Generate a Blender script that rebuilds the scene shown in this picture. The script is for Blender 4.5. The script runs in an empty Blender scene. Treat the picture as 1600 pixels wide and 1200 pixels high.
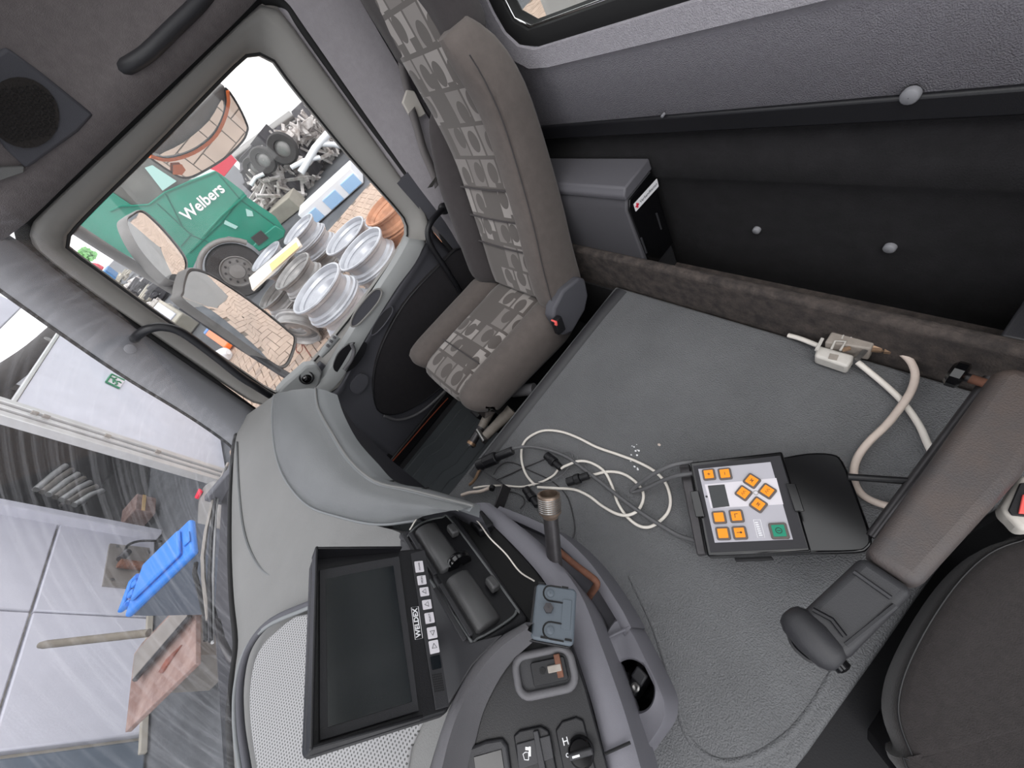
import bpy, bmesh, math, random
from mathutils import Vector, Matrix, noise
random.seed(7)
# ------------------------------------------------------------------ camera, world, exposure
SC = bpy.context.scene
COL = SC.collection
RIGHT = Vector((-0.594458, -0.619681, -0.51246))
DOWN = Vector((-0.398673, 0.780571, -0.481424))
FWD = Vector((0.69834, -0.081882, -0.711067))
CAM = Vector((-0.45, 0.0, 1.38))
FPX = 620.0
cd = bpy.data.cameras.new('camera'); cam = bpy.data.objects.new('camera', cd); COL.objects.link(cam)
cd.sensor_width = 36.0; cd.lens = FPX / 1600 * 36.0; cd.clip_start = 0.02; cd.clip_end = 500
cam.matrix_world = Matrix(((RIGHT.x, -DOWN.x, -FWD.x, CAM.x), (RIGHT.y, -DOWN.y, -FWD.y, CAM.y),
                           (RIGHT.z, -DOWN.z, -FWD.z, CAM.z), (0, 0, 0, 1)))
SC.camera = cam
w = bpy.data.worlds.new('overcast_sky'); SC.world = w; w.use_nodes = True
bg = w.node_tree.nodes['Background']; bg.inputs[0].default_value = (0.97, 0.98, 1.0, 1); bg.inputs[1].default_value = 1.6
sd = bpy.data.lights.new('sun', 'SUN'); sun = bpy.data.objects.new('sun', sd); COL.objects.link(sun)
sd.energy = 0.9; sd.angle = math.radians(40); sd.color = (1.0, 0.97, 0.93)
sun.rotation_euler = (math.radians(-12), math.radians(-25), 0)
VS = SC.view_settings
VS.view_transform = 'Standard'; VS.look = 'None'; VS.gamma = 1.0; VS.use_curve_mapping = False; VS.exposure = 0.5
SC.cycles.max_bounces = 8; SC.cycles.transparent_max_bounces = 16

# ------------------------------------------------------------------ helpers
def ray(px, py): return RIGHT * ((px - 800) / FPX) + DOWN * ((py - 600) / FPX) + FWD
def ax(px, py, X): d = ray(px, py); return CAM + d * ((X - CAM.x) / d.x)
def ay(px, py, Y): d = ray(px, py); return CAM + d * ((Y - CAM.y) / d.y)
def az(px, py, Z): d = ray(px, py); return CAM + d * ((Z - CAM.z) / d.z)
def apl(px, py, o, n): d = ray(px, py); return CAM + d * ((Vector(o) - CAM).dot(n) / d.dot(n))
V = Vector
UP = V((0, 0, 1))
WPOS = {}
def lin(c):
    out = []
    for v in c[:3]:
        v /= 255.0
        out.append(v / 12.92 if v <= 0.04045 else ((v + 0.055) / 1.055) ** 2.4)
    return (*out, 1.0)
MATS = {}
def mat(name, col, rough=0.6, bump=0.0, bscale=300, metal=0.0, spec=0.4, var=0.0, vscale=8, col2=None, sheen=0.0, coat=0.0, bdist=0.002):
    if name in MATS: return MATS[name]
    m = bpy.data.materials.new(name); m.use_nodes = True; nt = m.node_tree
    b = nt.nodes['Principled BSDF']
    b.inputs['Base Color'].default_value = lin(col); b.inputs['Roughness'].default_value = rough
    b.inputs['Metallic'].default_value = metal; b.inputs['Specular IOR Level'].default_value = spec
    if sheen: b.inputs['Sheen Weight'].default_value = sheen
    if coat: b.inputs['Coat Weight'].default_value = coat
    tc = nt.nodes.new('ShaderNodeTexCoord')
    if var or col2:
        n = nt.nodes.new('ShaderNodeTexNoise'); n.inputs['Scale'].default_value = vscale; n.inputs['Detail'].default_value = 6
        n.inputs['Roughness'].default_value = 0.65
        nt.links.new(tc.outputs['Object'], n.inputs['Vector'])
        r = nt.nodes.new('ShaderNodeValToRGB')
        c1 = lin(col); c2 = lin(col2) if col2 else tuple(min(1, x * (1 + var)) for x in c1[:3]) + (1,)
        c0 = c1 if col2 else tuple(x * (1 - var) for x in c1[:3]) + (1,)
        r.color_ramp.elements[0].position = 0.35; r.color_ramp.elements[1].position = 0.68
        r.color_ramp.elements[0].color = c0; r.color_ramp.elements[1].color = c2
        nt.links.new(n.outputs['Fac'], r.inputs['Fac']); nt.links.new(r.outputs['Color'], b.inputs['Base Color'])
    if bump:
        n = nt.nodes.new('ShaderNodeTexNoise'); n.inputs['Scale'].default_value = bscale; n.inputs['Detail'].default_value = 3
        nt.links.new(tc.outputs['Object'], n.inputs['Vector'])
        bp = nt.nodes.new('ShaderNodeBump'); bp.inputs['Strength'].default_value = bump; bp.inputs['Distance'].default_value = bdist
        nt.links.new(n.outputs['Fac'], bp.inputs['Height']); nt.links.new(bp.outputs['Normal'], b.inputs['Normal'])
    MATS[name] = m
    return m
def wiper_glass(name, pivots, haze):
    m = bpy.data.materials.new(name); m.use_nodes = True; nt = m.node_tree; nt.nodes.clear(); N = nt.nodes.new; L = nt.links.new
    out = N('ShaderNodeOutputMaterial'); t = N('ShaderNodeBsdfTransparent'); t.inputs[0].default_value = lin((250, 250, 252))
    g = N('ShaderNodeBsdfGlossy'); g.inputs['Roughness'].default_value = 0.02
    mx = N('ShaderNodeMixShader'); mx.inputs[0].default_value = 0.03; L(t.outputs[0], mx.inputs[1]); L(g.outputs[0], mx.inputs[2])
    tc = N('ShaderNodeTexCoord'); facs = []
    for p in pivots:
        d = N('ShaderNodeVectorMath'); d.operation = 'DISTANCE'; L(tc.outputs['Object'], d.inputs[0]); d.inputs[1].default_value = p
        n = N('ShaderNodeTexNoise'); n.noise_dimensions = '1D'; n.inputs['Scale'].default_value = 55; n.inputs['Detail'].default_value = 5; n.inputs['Roughness'].default_value = 0.7
        L(d.outputs['Value'], n.inputs['W'])
        r = N('ShaderNodeMapRange'); r.inputs[1].default_value = 0.5; r.inputs[2].default_value = 0.8; r.inputs[3].default_value = haze * 0.12; r.inputs[4].default_value = haze
        L(n.outputs['Fac'], r.inputs[0]); facs.append(r.outputs[0])
    a = N('ShaderNodeMath'); a.operation = 'ADD'; L(facs[0], a.inputs[0]); L(facs[1], a.inputs[1])
    df = N('ShaderNodeBsdfTranslucent'); df.inputs[0].default_value = lin((235, 235, 240))
    m2 = N('ShaderNodeMixShader'); L(a.outputs[0], m2.inputs[0]); L(mx.outputs[0], m2.inputs[1]); L(df.outputs[0], m2.inputs[2]); L(m2.outputs[0], out.inputs[0])
    return m
def glass(name, tint=(255, 255, 255), refl=0.06, haze=0.0, hscale=(6, 1.2, 1.2)):
    m = bpy.data.materials.new(name); m.use_nodes = True; nt = m.node_tree; nt.nodes.clear()
    out = nt.nodes.new('ShaderNodeOutputMaterial')
    t = nt.nodes.new('ShaderNodeBsdfTransparent'); t.inputs[0].default_value = lin(tint)
    g = nt.nodes.new('ShaderNodeBsdfGlossy'); g.inputs['Roughness'].default_value = 0.02
    mx = nt.nodes.new('ShaderNodeMixShader'); mx.inputs[0].default_value = refl
    nt.links.new(t.outputs[0], mx.inputs[1]); nt.links.new(g.outputs[0], mx.inputs[2])
    last = mx
    if haze:
        tc = nt.nodes.new('ShaderNodeTexCoord'); mp = nt.nodes.new('ShaderNodeMapping'); mp.inputs['Scale'].default_value = hscale
        n = nt.nodes.new('ShaderNodeTexNoise'); n.inputs['Scale'].default_value = 4; n.inputs['Detail'].default_value = 8
        rr = nt.nodes.new('ShaderNodeMapRange'); rr.inputs[1].default_value = 0.4; rr.inputs[2].default_value = 0.8
        rr.inputs[3].default_value = haze * 0.15; rr.inputs[4].default_value = haze
        nt.links.new(tc.outputs['Object'], mp.inputs[0]); nt.links.new(mp.outputs[0], n.inputs['Vector'])
        nt.links.new(n.outputs['Fac'], rr.inputs[0])
        df = nt.nodes.new('ShaderNodeBsdfTranslucent'); df.inputs[0].default_value = lin((235, 235, 240))
        m2 = nt.nodes.new('ShaderNodeMixShader'); nt.links.new(rr.outputs[0], m2.inputs[0])
        nt.links.new(mx.outputs[0], m2.inputs[1]); nt.links.new(df.outputs[0], m2.inputs[2]); last = m2
    nt.links.new(last.outputs[0], out.inputs[0])
    return m

def spline(pts, n=6, closed=False):
    pts = [V(p) for p in pts]; L = len(pts); out = []
    if L < 3 and not closed: 
        return [pts[0].lerp(pts[-1], i / n) for i in range(n + 1)]
    rng = L if closed else L - 1
    for i in range(rng):
        p1 = pts[i]; p2 = pts[(i + 1) % L]
        p0 = pts[(i - 1) % L] if (closed or i > 0) else p1 * 2 - p2
        p3 = pts[(i + 2) % L] if (closed or i + 2 < L) else p2 * 2 - p1
        for k in range(n):
            t = k / n
            out.append(0.5 * ((2 * p1) + (p2 - p0) * t + (2 * p0 - 5 * p1 + 4 * p2 - p3) * t * t + (3 * p1 - p0 - 3 * p2 + p3) * t ** 3))
    if not closed: out.append(pts[-1].copy())
    return out
def resample(pts, n):
    pts = [V(p) for p in pts]; d = [0]
    for a, b in zip(pts, pts[1:]): d.append(d[-1] + (b - a).length)
    out = []; j = 0
    for i in range(n):
        t = d[-1] * i / (n - 1)
        while j < len(d) - 2 and d[j + 1] < t: j += 1
        s = (t - d[j]) / max(1e-9, d[j + 1] - d[j]); out.append(pts[j].lerp(pts[j + 1], min(1, max(0, s))))
    return out

class MB:
    def __init__(s): s.v = []; s.f = []
    def add(s, vs, fs):
        o = len(s.v); s.v += [V(p) for p in vs]; s.f += [tuple(i + o for i in f) for f in fs]; return s
    def box(s, c, size, M=None):
        hx, hy, hz = size[0] / 2, size[1] / 2, size[2] / 2; c = V(c)
        vs = [V((x * hx, y * hy, z * hz)) for x in (-1, 1) for y in (-1, 1) for z in (-1, 1)]
        if M is not None: vs = [M @ p for p in vs]
        return s.add([c + p for p in vs], [(0, 1, 3, 2), (4, 6, 7, 5), (0, 4, 5, 1), (2, 3, 7, 6), (0, 2, 6, 4), (1, 5, 7, 3)])
    def prism(s, poly, ext):
        n = len(poly); ext = V(ext); a = [V(p) for p in poly]
        return s.add(a + [p + ext for p in a], [tuple(range(n))[::-1], tuple(range(n, 2 * n))] + [(i, (i + 1) % n, n + (i + 1) % n, n + i) for i in range(n)])
    def tube(s, pts, r, n=8, cap=True):
        pts = [V(p) for p in pts]; rs = r if isinstance(r, (list, tuple)) else [r] * len(pts)
        t = (pts[1] - pts[0]).normalized(); u = t.orthogonal().normalized(); rings = []
        for i, p in enumerate(pts):
            a = pts[max(0, i - 1)]; b = pts[min(len(pts) - 1, i + 1)]
            t = (b - a).normalized() if (b - a).length > 1e-9 else t
            u = (u - t * u.dot(t)).normalized(); w_ = t.cross(u)
            rings.append([p + (u * math.cos(6.283185 * k / n) + w_ * math.sin(6.283185 * k / n)) * rs[i] for k in range(n)])
        vs = [q for r_ in rings for q in r_]; fs = []
        for i in range(len(rings) - 1):
            for k in range(n): fs.append((i * n + k, i * n + (k + 1) % n, (i + 1) * n + (k + 1) % n, (i + 1) * n + k))
        if cap: fs.append(tuple(range(n))[::-1]); fs.append(tuple((len(rings) - 1) * n + k for k in range(n)))
        return s.add(vs, fs)
    def lathe(s, o, axis, prof, n=24, close=False):
        axis = V(axis).normalized(); u = axis.orthogonal().normalized(); w_ = axis.cross(u); o = V(o); vs = []; fs = []
        for (r, h) in prof:
            for k in range(n):
                a = 6.283185 * k / n; vs.append(o + axis * h + (u * math.cos(a) + w_ * math.sin(a)) * r)
        m = len(prof)
        for i in range(m if close else m - 1):
            j = (i + 1) % m
            for k in range(n): fs.append((i * n + k, i * n + (k + 1) % n, j * n + (k + 1) % n, j * n + k))
        return s.add(vs, fs)
    def grid(s, rows, closed=False):
        n = len(rows[0]); vs = [p for r in rows for p in r]; fs = []
        for i in range(len(rows) - 1):
            for k in range(n if closed else n - 1):
                fs.append((i * n + k, i * n + (k + 1) % n, (i + 1) * n + (k + 1) % n, (i + 1) * n + k))
        return s.add(vs, fs)
    def build(s, name, m, parent=None, smooth=True, bevel=0, seg=2, thick=0, sub=0, ang=48, uv=None):
        if parent is not None: org = WPOS[parent.name]
        else:
            lo = V((min(p.x for p in s.v), min(p.y for p in s.v), min(p.z for p in s.v))); hi = V((max(p.x for p in s.v), max(p.y for p in s.v), max(p.z for p in s.v)))
            org = V(((lo.x + hi.x) / 2, (lo.y + hi.y) / 2, lo.z))
        me = bpy.data.meshes.new(name); me.from_pydata([p - org for p in s.v], [], s.f)
        bm = bmesh.new(); bm.from_mesh(me); bmesh.ops.recalc_face_normals(bm, faces=bm.faces); bm.to_mesh(me); bm.free()
        if uv:
            l = me.uv_layers.new(name='UVMap')
            for lp in me.loops: l.data[lp.index].uv = uv[lp.vertex_index]
        o = bpy.data.objects.new(name, me); COL.objects.link(o)
        if isinstance(m, str): m = MATS[m]
        me.materials.append(m)
        if smooth:
            me.polygons.foreach_set('use_smooth', [True] * len(me.polygons)); me.set_sharp_from_angle(angle=math.radians(ang))
        if parent is not None: o.parent = parent
        else: o.location = org
        WPOS[o.name] = org.copy()
        if sub: md = o.modifiers.new('sub', 'SUBSURF'); md.levels = sub; md.render_levels = sub
        if thick: md = o.modifiers.new('solid', 'SOLIDIFY'); md.thickness = thick; md.offset = -1
        if bevel: md = o.modifiers.new('bevel', 'BEVEL'); md.width = bevel; md.segments = seg; md.limit_method = 'ANGLE'; md.angle_limit = math.radians(40); md.harden_normals = False
        return o
def tag(o, label, cat=None, group=None, kind=None):
    if label: o['label'] = label
    if cat: o['category'] = cat
    if group: o['group'] = group
    if kind: o['kind'] = kind
    return o
def thing(name, loc, label, cat, group=None, kind=None):
    o = bpy.data.objects.new(name, None); o.empty_display_size = 0.05; COL.objects.link(o); o.location = V(loc); WPOS[o.name] = V(loc)
    return tag(o, label, cat, group, kind)
def struct(name, loc, label=None):
    o = bpy.data.objects.new(name, None); o.empty_display_size = 0.05; COL.objects.link(o); o.location = V(loc); WPOS[o.name] = V(loc)
    o['kind'] = 'structure'
    if label: o['label'] = label
    return o
def copy_tree(o, loc, rot=None, parent=None):
    c = o.copy(); COL.objects.link(c); WPOS[c.name] = V(loc)
    if parent is None:
        c.location = V(loc)
        if rot is not None: c.rotation_euler = rot
    else: c.parent = parent
    for ch in o.children: copy_tree(ch, loc, None, c)
    return c
def frame(u, v):
    """matrix whose columns are u, v, u x v"""
    u = V(u).normalized(); n = u.cross(V(v)).normalized(); v = n.cross(u)
    return Matrix((u, v, n)).transposed()
def rrect(wd, ht, r, n=5):
    pts = []
    for cx, cy, a0 in ((wd / 2 - r, ht / 2 - r, 0), (-wd / 2 + r, ht / 2 - r, 90), (-wd / 2 + r, -ht / 2 + r, 180), (wd / 2 - r, -ht / 2 + r, 270)):
        for k in range(n + 1):
            a = math.radians(a0 + 90 * k / n); pts.append((cx + r * math.cos(a), cy + r * math.sin(a)))
    return pts
def plate(mb, o, M, wd, ht, r, th, cx=0, cy=0, z0=0, n=5):
    """rounded plate in the frame M at o, rising th along the frame normal"""
    o = V(o); poly = [o + M @ V((x + cx, y + cy, z0)) for x, y in rrect(wd, ht, r, n)]
    return mb.prism(poly, M.col[2] * th)
def text(name, s, o, M, size, m, parent, ext=0.0008, spacing=1.0, bold=0.0, shear=0.0):
    cu = bpy.data.curves.new(name, 'FONT'); cu.body = s; cu.size = size; cu.extrude = ext; cu.align_x = 'CENTER'; cu.align_y = 'CENTER'; cu.space_character = spacing
    cu.resolution_u = 3; cu.offset = bold; cu.shear = shear
    t = bpy.data.objects.new(name, cu); COL.objects.link(t); bpy.context.view_layer.update()
    me = bpy.data.meshes.new_from_object(t.evaluated_get(bpy.context.evaluated_depsgraph_get()))
    bpy.data.objects.remove(t); bpy.data.curves.remove(cu)
    b = MB(); o = V(o); b.add([o + M @ v.co for v in me.vertices], [tuple(p.vertices) for p in me.polygons]); bpy.data.meshes.remove(me)
    return b.build(name, m, parent, smooth=False)
def angle_loop(pts3, ctr, axes, n=72):
    """resample a closed loop at equal angles about ctr (axes = two in-plane unit vectors)"""
    P = [((p - ctr).dot(axes[0]), (p - ctr).dot(axes[1]), p) for p in pts3]; out = []
    for k in range(n):
        a = 6.283185 * k / n; dx, dy = math.cos(a), math.sin(a); best = None
        for i in range(len(P)):
            x0, y0, p0 = P[i]; x1, y1, p1 = P[(i + 1) % len(P)]
            ex, ey = x1 - x0, y1 - y0; den = dx * ey - dy * ex
            if abs(den) < 1e-12: continue
            t = (x0 * ey - y0 * ex) / den; s_ = (x0 * dy - y0 * dx) / den
            if t > 0 and -1e-6 <= s_ <= 1 + 1e-6 and (best is None or t > best[0]): best = (t, p0.lerp(p1, s_))
        out.append(best[1])
    return out

# ------------------------------------------------------------------ materials
mat('dash', (115, 115, 114), 0.6, 0.3, 500, var=0.06, vscale=5)
mat('dash_pad', (104, 106, 107), 0.42, 0.3, 450, var=0.05)
mat('dash_trim', (116, 119, 121), 0.55, 0.15, 800)
mat('dark_plastic', (48, 48, 51), 0.45, 0.2, 900)
mat('black_plastic', (25, 25, 28), 0.38, 0.15, 900)
mat('gloss_black', (11, 11, 13), 0.15, spec=0.6)
mat('rubber', (22, 22, 23), 0.75)
mat('mid_grey', (96, 95, 98), 0.6, 0.2, 900)
mat('rail_grey', (112, 111, 118), 0.6, 0.2, 900, var=0.05)
mat('headliner', (112, 106, 106), 0.9, 0.5, 500, var=0.1, vscale=60)
mat('pillar', (118, 119, 123), 0.75, 0.3, 700)
mat('pillar_b', (144, 140, 144), 0.85, 0.4, 600, var=0.06, vscale=50)
mat('door_frame', (134, 132, 129), 0.6, 0.15, 800)
mat('door_band', (140, 142, 142), 0.5, 0.15, 800)
mat('door_panel', (76, 76, 82), 0.65, 0.25, 700)
mat('door_fabric', (36, 34, 37), 0.95, 0.4, 900, var=0.1, vscale=50)
mat('rear_panel', (154, 151, 157), 0.75, 0.9, 520, var=0.09, vscale=120)
mat('carpet', (26, 25, 27), 0.97, 0.6, 500, var=0.25, vscale=30)
mat('carpet_brown', (50, 46, 45), 0.97, 0.9, 300, var=0.3, vscale=40, col2=(82, 74, 70))
mat('mat_rubber', (101, 102, 104), 0.42, 1.0, 420, var=0.12, vscale=4, bdist=0.003)
mat('floor_rubber', (34, 34, 37), 0.7, 0.2, 300)
mat('tread_rubber', (66, 70, 73), 0.6, 0.2, 300)
mat('seat_grey', (88, 81, 78), 0.95, 0.3, 900, sheen=0.12, var=0.08, vscale=40)
mat('seat_dark', (60, 56, 57), 0.95, 0.3, 900, sheen=0.1, var=0.06, vscale=40)
mat('driver_cloth', (42, 38, 38), 0.97, 0.5, 700, sheen=0.2, var=0.15, vscale=120)
mat('armrest', (70, 67, 68), 0.5, 0.35, 500, var=0.1, vscale=7, col2=(88, 76, 70))
mat('white_cable', (222, 216, 208), 0.5)
mat('dirty_cable', (205, 190, 180), 0.55, var=0.08, vscale=30)
mat('grey_cable', (92, 92, 94), 0.45)
mat('black_cable', (44, 43, 45), 0.5)
mat('connector', (196, 192, 186), 0.5, var=0.1, vscale=30)
mat('connector_dark', (150, 142, 134), 0.5, var=0.15, vscale=40)
mat('brass', (158, 130, 106), 0.42, metal=0.6, var=0.2, vscale=60)
mat('steel', (150, 148, 146), 0.32, metal=0.85, var=0.12, vscale=50)
mat('dark_steel', (70, 68, 70), 0.38, metal=0.5, var=0.15, vscale=40)
mat('rusty', (120, 82, 66), 0.8, metal=0.2, var=0.35, vscale=30)
mat('chrome', (215, 215, 215), 0.12, metal=1.0)
mat('orange', (255, 150, 10), 0.45)
mat('green_key', (10, 135, 105), 0.45)
mat('keypad_light', (214, 210, 216), 0.45)
mat('keypad_grey', (176, 174, 182), 0.45)
mat('white_print', (235, 235, 238), 0.5)
mat('ink', (40, 40, 46), 0.6)
mat('red', (210, 30, 60), 0.5)
mat('belt_red', (235, 95, 90), 0.4)
mat('buckle_grey', (190, 185, 178), 0.5)
mat('orange_cord', (120, 52, 30), 0.7)
mat('plate_blue', (86, 94, 102), 0.45, 0.1, 900)
mat('screen', (14, 20, 24), 0.12, spec=0.5)
mat('mirror', (235, 238, 240), 0.01, metal=1.0)
mat('mirror_back', (120, 118, 116), 0.6, var=0.15, vscale=20)

# ================================================================== SETTING: cab shell
S_FLOOR = struct('floor', (0.2, 0, 0.2))
MB().box((0.05, 0.06, 0.18), (2.06, 1.46, 0.04)).build('floor_panel', 'floor_rubber', S_FLOOR, smooth=False)
# rear wall with its window
S_REAR = struct('wall_rear', (0, -0.66, 0.2))
RY = -0.66
def ryp(x, z, y=RY): return V((x, y, z))
WX0, WX1, WZ0, WZ1 = -0.62, 0.435, 1.118, 1.62
ctr = V(((WX0 + WX1) / 2, RY, (WZ0 + WZ1) / 2)); AXR = (V((1, 0, 0)), V((0, 0, 1)))
def wloop(g, y, r=0.06): return angle_loop([V((ctr.x + x, y, ctr.z + z)) for x, z in rrect(WX1 - WX0 + 2 * g, WZ1 - WZ0 + 2 * g, r + g, 8)], ctr, AXR, 96)
outer = angle_loop([V((1.03, RY, 0.935)), V((1.03, RY, 1.8)), V((-1.1, RY, 1.8)), V((-1.1, RY, 0.935))], ctr, AXR, 96)
MB().grid([outer, wloop(0.062, RY), wloop(0.045, RY + 0.018), wloop(0.02, RY + 0.014), wloop(0.008, RY - 0.012)], True).build('upper_panel', 'rear_panel', S_REAR, thick=0.01)
MB().box((-0.03, RY + 0.006, 0.918), (2.12, 0.022, 0.034)).build('ledge_rail', 'black_plastic', S_REAR, bevel=0.004)
prof = [(0.9, 0.0), (0.86, 0.006), (0.845, 0.016), (0.80, 0.018), (0.785, 0.008), (0.74, 0.006), (0.66, 0.004), (0.60, 0.008), (0.50, 0.01), (0.2, 0.012)]
MB().grid([[V((x, RY + dy, z)) for x in (-1.1, 1.03)] for z, dy in prof]).build('lower_carpet', 'carpet', S_REAR, thick=0.02)
mat('rivet', (128, 128, 132), 0.5)
for px, py, dy, r in ((1422, 150, 0.018, 0.0105), (1182, 360, 0.008, 0.008), (1390, 388, 0.008, 0.0095), (1036, 180, 0.018, 0.003)):
    p = ay(px, py, RY + dy); MB().lathe(p, (0, 1, 0), [(r, -0.004), (r, 0.002), (r * 0.8, 0.004), (0.0005, 0.0045)], 16).build('rivet', 'rivet', S_REAR)
S_W2 = struct('window_2', (0, RY, WZ0))
MB().grid([wloop(0.012, RY + 0.018), wloop(-0.002, RY + 0.02), wloop(-0.016, RY + 0.012), wloop(-0.018, RY - 0.02), wloop(0.012, RY - 0.02)], True).build('window_seal', 'rubber', S_W2)
MB().grid([wloop(-0.018, RY + 0.008), wloop(-0.022, RY + 0.006)], True).build('chrome_bead', 'chrome', S_W2, thick=0.002)
g2 = glass('rear_glass', (235, 236, 235), 0.08)
MB().prism([p for p in wloop(-0.016, RY - 0.004)], (0, -0.005, 0)).build('pane', g2, S_W2, smooth=False)
mat('box_body', (205, 205, 203), 0.5, var=0.05)
tb = struct('wall_box_body', (0, -2.0, 0.3)); 
for k in range(6): MB().box((-1.4 + k * 0.6, -2.0, 0.9), (0.58, 0.05, 1.9)).build('body_panel', 'box_body', tb, bevel=0.008)

# header above the passenger door
S_CEIL = struct('ceiling', (0.9, 0, 1.5))
lowpx = [(-120, 450), (-30, 395), (45, 340), (80, 306), (200, 190), (300, 95), (385, 12), (450, -60), (560, -190)]
low = resample(spline([ax(*p, 0.985) for p in lowpx], 4), 30)
hi_ = [V((0.72, p.y - 0.0, p.z + 0.42)) for p in low]
rows = []
for k in range(9):
    t = k / 8; bul = math.sin(t * math.pi) * 0.05
    rows.append([V((a.x + (b.x - a.x) * t + bul, a.y, a.z + (b.z - a.z) * (t ** 0.9))) for a, b in zip(low, hi_)])
MB().grid(rows).build('headliner', 'headliner', S_CEIL, thick=0.02)
MB().tube([p + V((-0.004, 0, 0.002)) for p in low], 0.006, 8).build('edge_bead', 'pillar', S_CEIL)
# speaker housing
hn = V((-0.93, -0.05, -0.36)).normalized()
def hd(px, py, off=0.0): return apl(px, py, V((0.945, 0.1, 1.56)) , hn) + hn * off
sp = [hd(*p, 0.012) for p in ((8, 72), (60, 110), (145, 178), (120, 205), (40, 262), (8, 232), (-60, 140), (-40, 100))]
MB().prism(sp, -hn * 0.03).build('speaker_box', 'door_panel', S_CEIL, bevel=0.006)
mat('grille', (42, 38, 36), 0.8, 0.9, 160)
e = []
cs = hd(35, 175, 0.0125); ea = hd(82, 205, 0.0125) - cs; eb = hd(62, 130, 0.0125) - cs
for k in range(28): a = 6.283 * k / 28; e.append(cs + ea * math.cos(a) + eb * math.sin(a))
gr = MB().prism(e, hn * 0.003).build('speaker_grille', 'grille', S_CEIL)
hx = MB(); gu = ea.normalized(); gv = (eb - gu * eb.dot(gu)).normalized()
for i in range(-6, 7):
    for j in range(-6, 7):
        u_, v_ = (i + 0.5 * (j % 2)) * 0.011, j * 0.0095
        if (u_ / (ea.length * 0.92)) ** 2 + (v_ / (eb.length * 0.88)) ** 2 < 1:
            hx.lathe(cs + gu * u_ + gv * v_ + hn * 0.003, hn, [(0.0045, 0), (0.0045, 0.0012), (0.0036, 0.0012), (0.0036, 0)], 6)
hx.build('grille_mesh', 'black_plastic', gr)['kind'] = 'stuff'
# roof grab handle
hp = [hd(*p, o) for p, o in (((188, 108), -0.005), ((200, 98), 0.016), ((225, 78), 0.026), ((262, 42), 0.026), ((300, 5), 0.026), ((330, -30), 0.02))]
MB().tube(spline(hp, 5), 0.016, 10).build('grab_handle', 'dark_plastic', S_CEIL)
MB().prism([hd(*p, -0.004) for p in ((178, 104), (197, 78), (212, 92), (196, 120))], hn * 0.008).build('handle_socket', 'door_panel', S_CEIL, bevel=0.003)
# light edge of the header shelf in the far corner
MB().prism([hd(*p, 0.0) for p in ((-60, 262), (-60, 300), (36, 268), (36, 258))], hn * 0.01).build('shelf_edge', 'dash', S_CEIL, bevel=0.002)

MB().prism([V((-1.05, -0.67, 1.8)), V((0.8, -0.67, 1.8)), V((0.8, -0.5, 1.86)), V((-1.05, -0.5, 1.86))], (0, 0, 0.02)).build('rear_header', 'headliner', S_CEIL, bevel=0.005)
MB().grid([[V((-1.05 + 2.0 * i / 16, 0.745 - 0.17 * (-1.05 + 2.0 * i / 16) ** 2 - 0.27 * (z - 0.8) / 0.7 - dy, z)) for i in range(17)] for z, dy in ((1.6, 0.0), (1.6, 0.03), (1.66, 0.07), (1.72, 0.14), (1.78, 0.2))]).build('front_header', 'headliner', S_CEIL, thick=0.015)
S_AL = struct('trim_3', (-1.0, 0.5, 0.8))
MB().tube([V((-1.02, 0.62, 0.78)), V((-1.0, 0.52, 1.1)), V((-0.98, 0.4, 1.4)), V((-0.95, 0.28, 1.75))], 0.045, 12).build('pillar_cover', 'pillar', S_AL)
S_BL = struct('trim_4', (-1.03, -0.6, 0.2))
MB().prism([V((-1.0, -0.68, 0.2)), V((-0.98, -0.5, 0.2)), V((-1.06, -0.46, 0.2)), V((-1.1, -0.68, 0.2))], (0.0, 0, 1.62)).build('pillar_cover', 'pillar_b', S_BL, bevel=0.015)
# A pillar
S_AP = struct('trim_1', (0.97, 0.5, 0.8))
rw = resample(spline([ax(*p, 0.955) for p in ((-220, 300), (-60, 402), (0, 443), (100, 515), (200, 584), (300, 646), (362, 690), (374, 706))], 5), 30)
rs = resample(spline([ax(*p, 0.992) for p in ((-200, 180), (-60, 320), (30, 382), (62, 408), (150, 474), (300, 578), (400, 644), (412, 652))], 5), 30)
rows = []
for k in range(9):
    t = k / 8; rows.append([a.lerp(b, t) + V((-0.028 * math.sin(t * math.pi) ** 0.7, 0, 0)) for a, b in zip(rw, rs)])
rows = [[p + V((0.05, 0.01, 0)) for p in rw]] + rows
MB().grid(rows).build('pillar_cover', 'pillar', S_AP, thick=0.008)
MB().tube([p + V((0.006, 0.008, 0)) for p in rw], 0.011, 8).build('windscreen_seal', 'rubber', S_AP)
p = ax(203, 546, 0.94); MB().lathe(p + V((0.006, 0, 0)), (-1, -0.3, 0), [(0.013, 0), (0.013, 0.006), (0.011, 0.0075), (0.0005, 0.0078)], 18).build('screw_cap', 'pillar', S_AP)
hp = [(210, 530, 0.955), (218, 522, 0.925), (232, 514, 0.905), (255, 511, 0.9), (285, 520, 0.9), (330, 552, 0.905), (375, 588, 0.91), (400, 604, 0.92), (422, 618, 0.95)]
MB().tube(spline([ax(a, b, c) for a, b, c in hp], 5), 0.0115, 10).build('grab_handle', 'black_plastic', S_AP)

MB().box((1.005, 0.56, 0.47), (0.03, 0.62, 0.56)).build('kick_panel', 'door_panel', S_AP, bevel=0.004)
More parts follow.
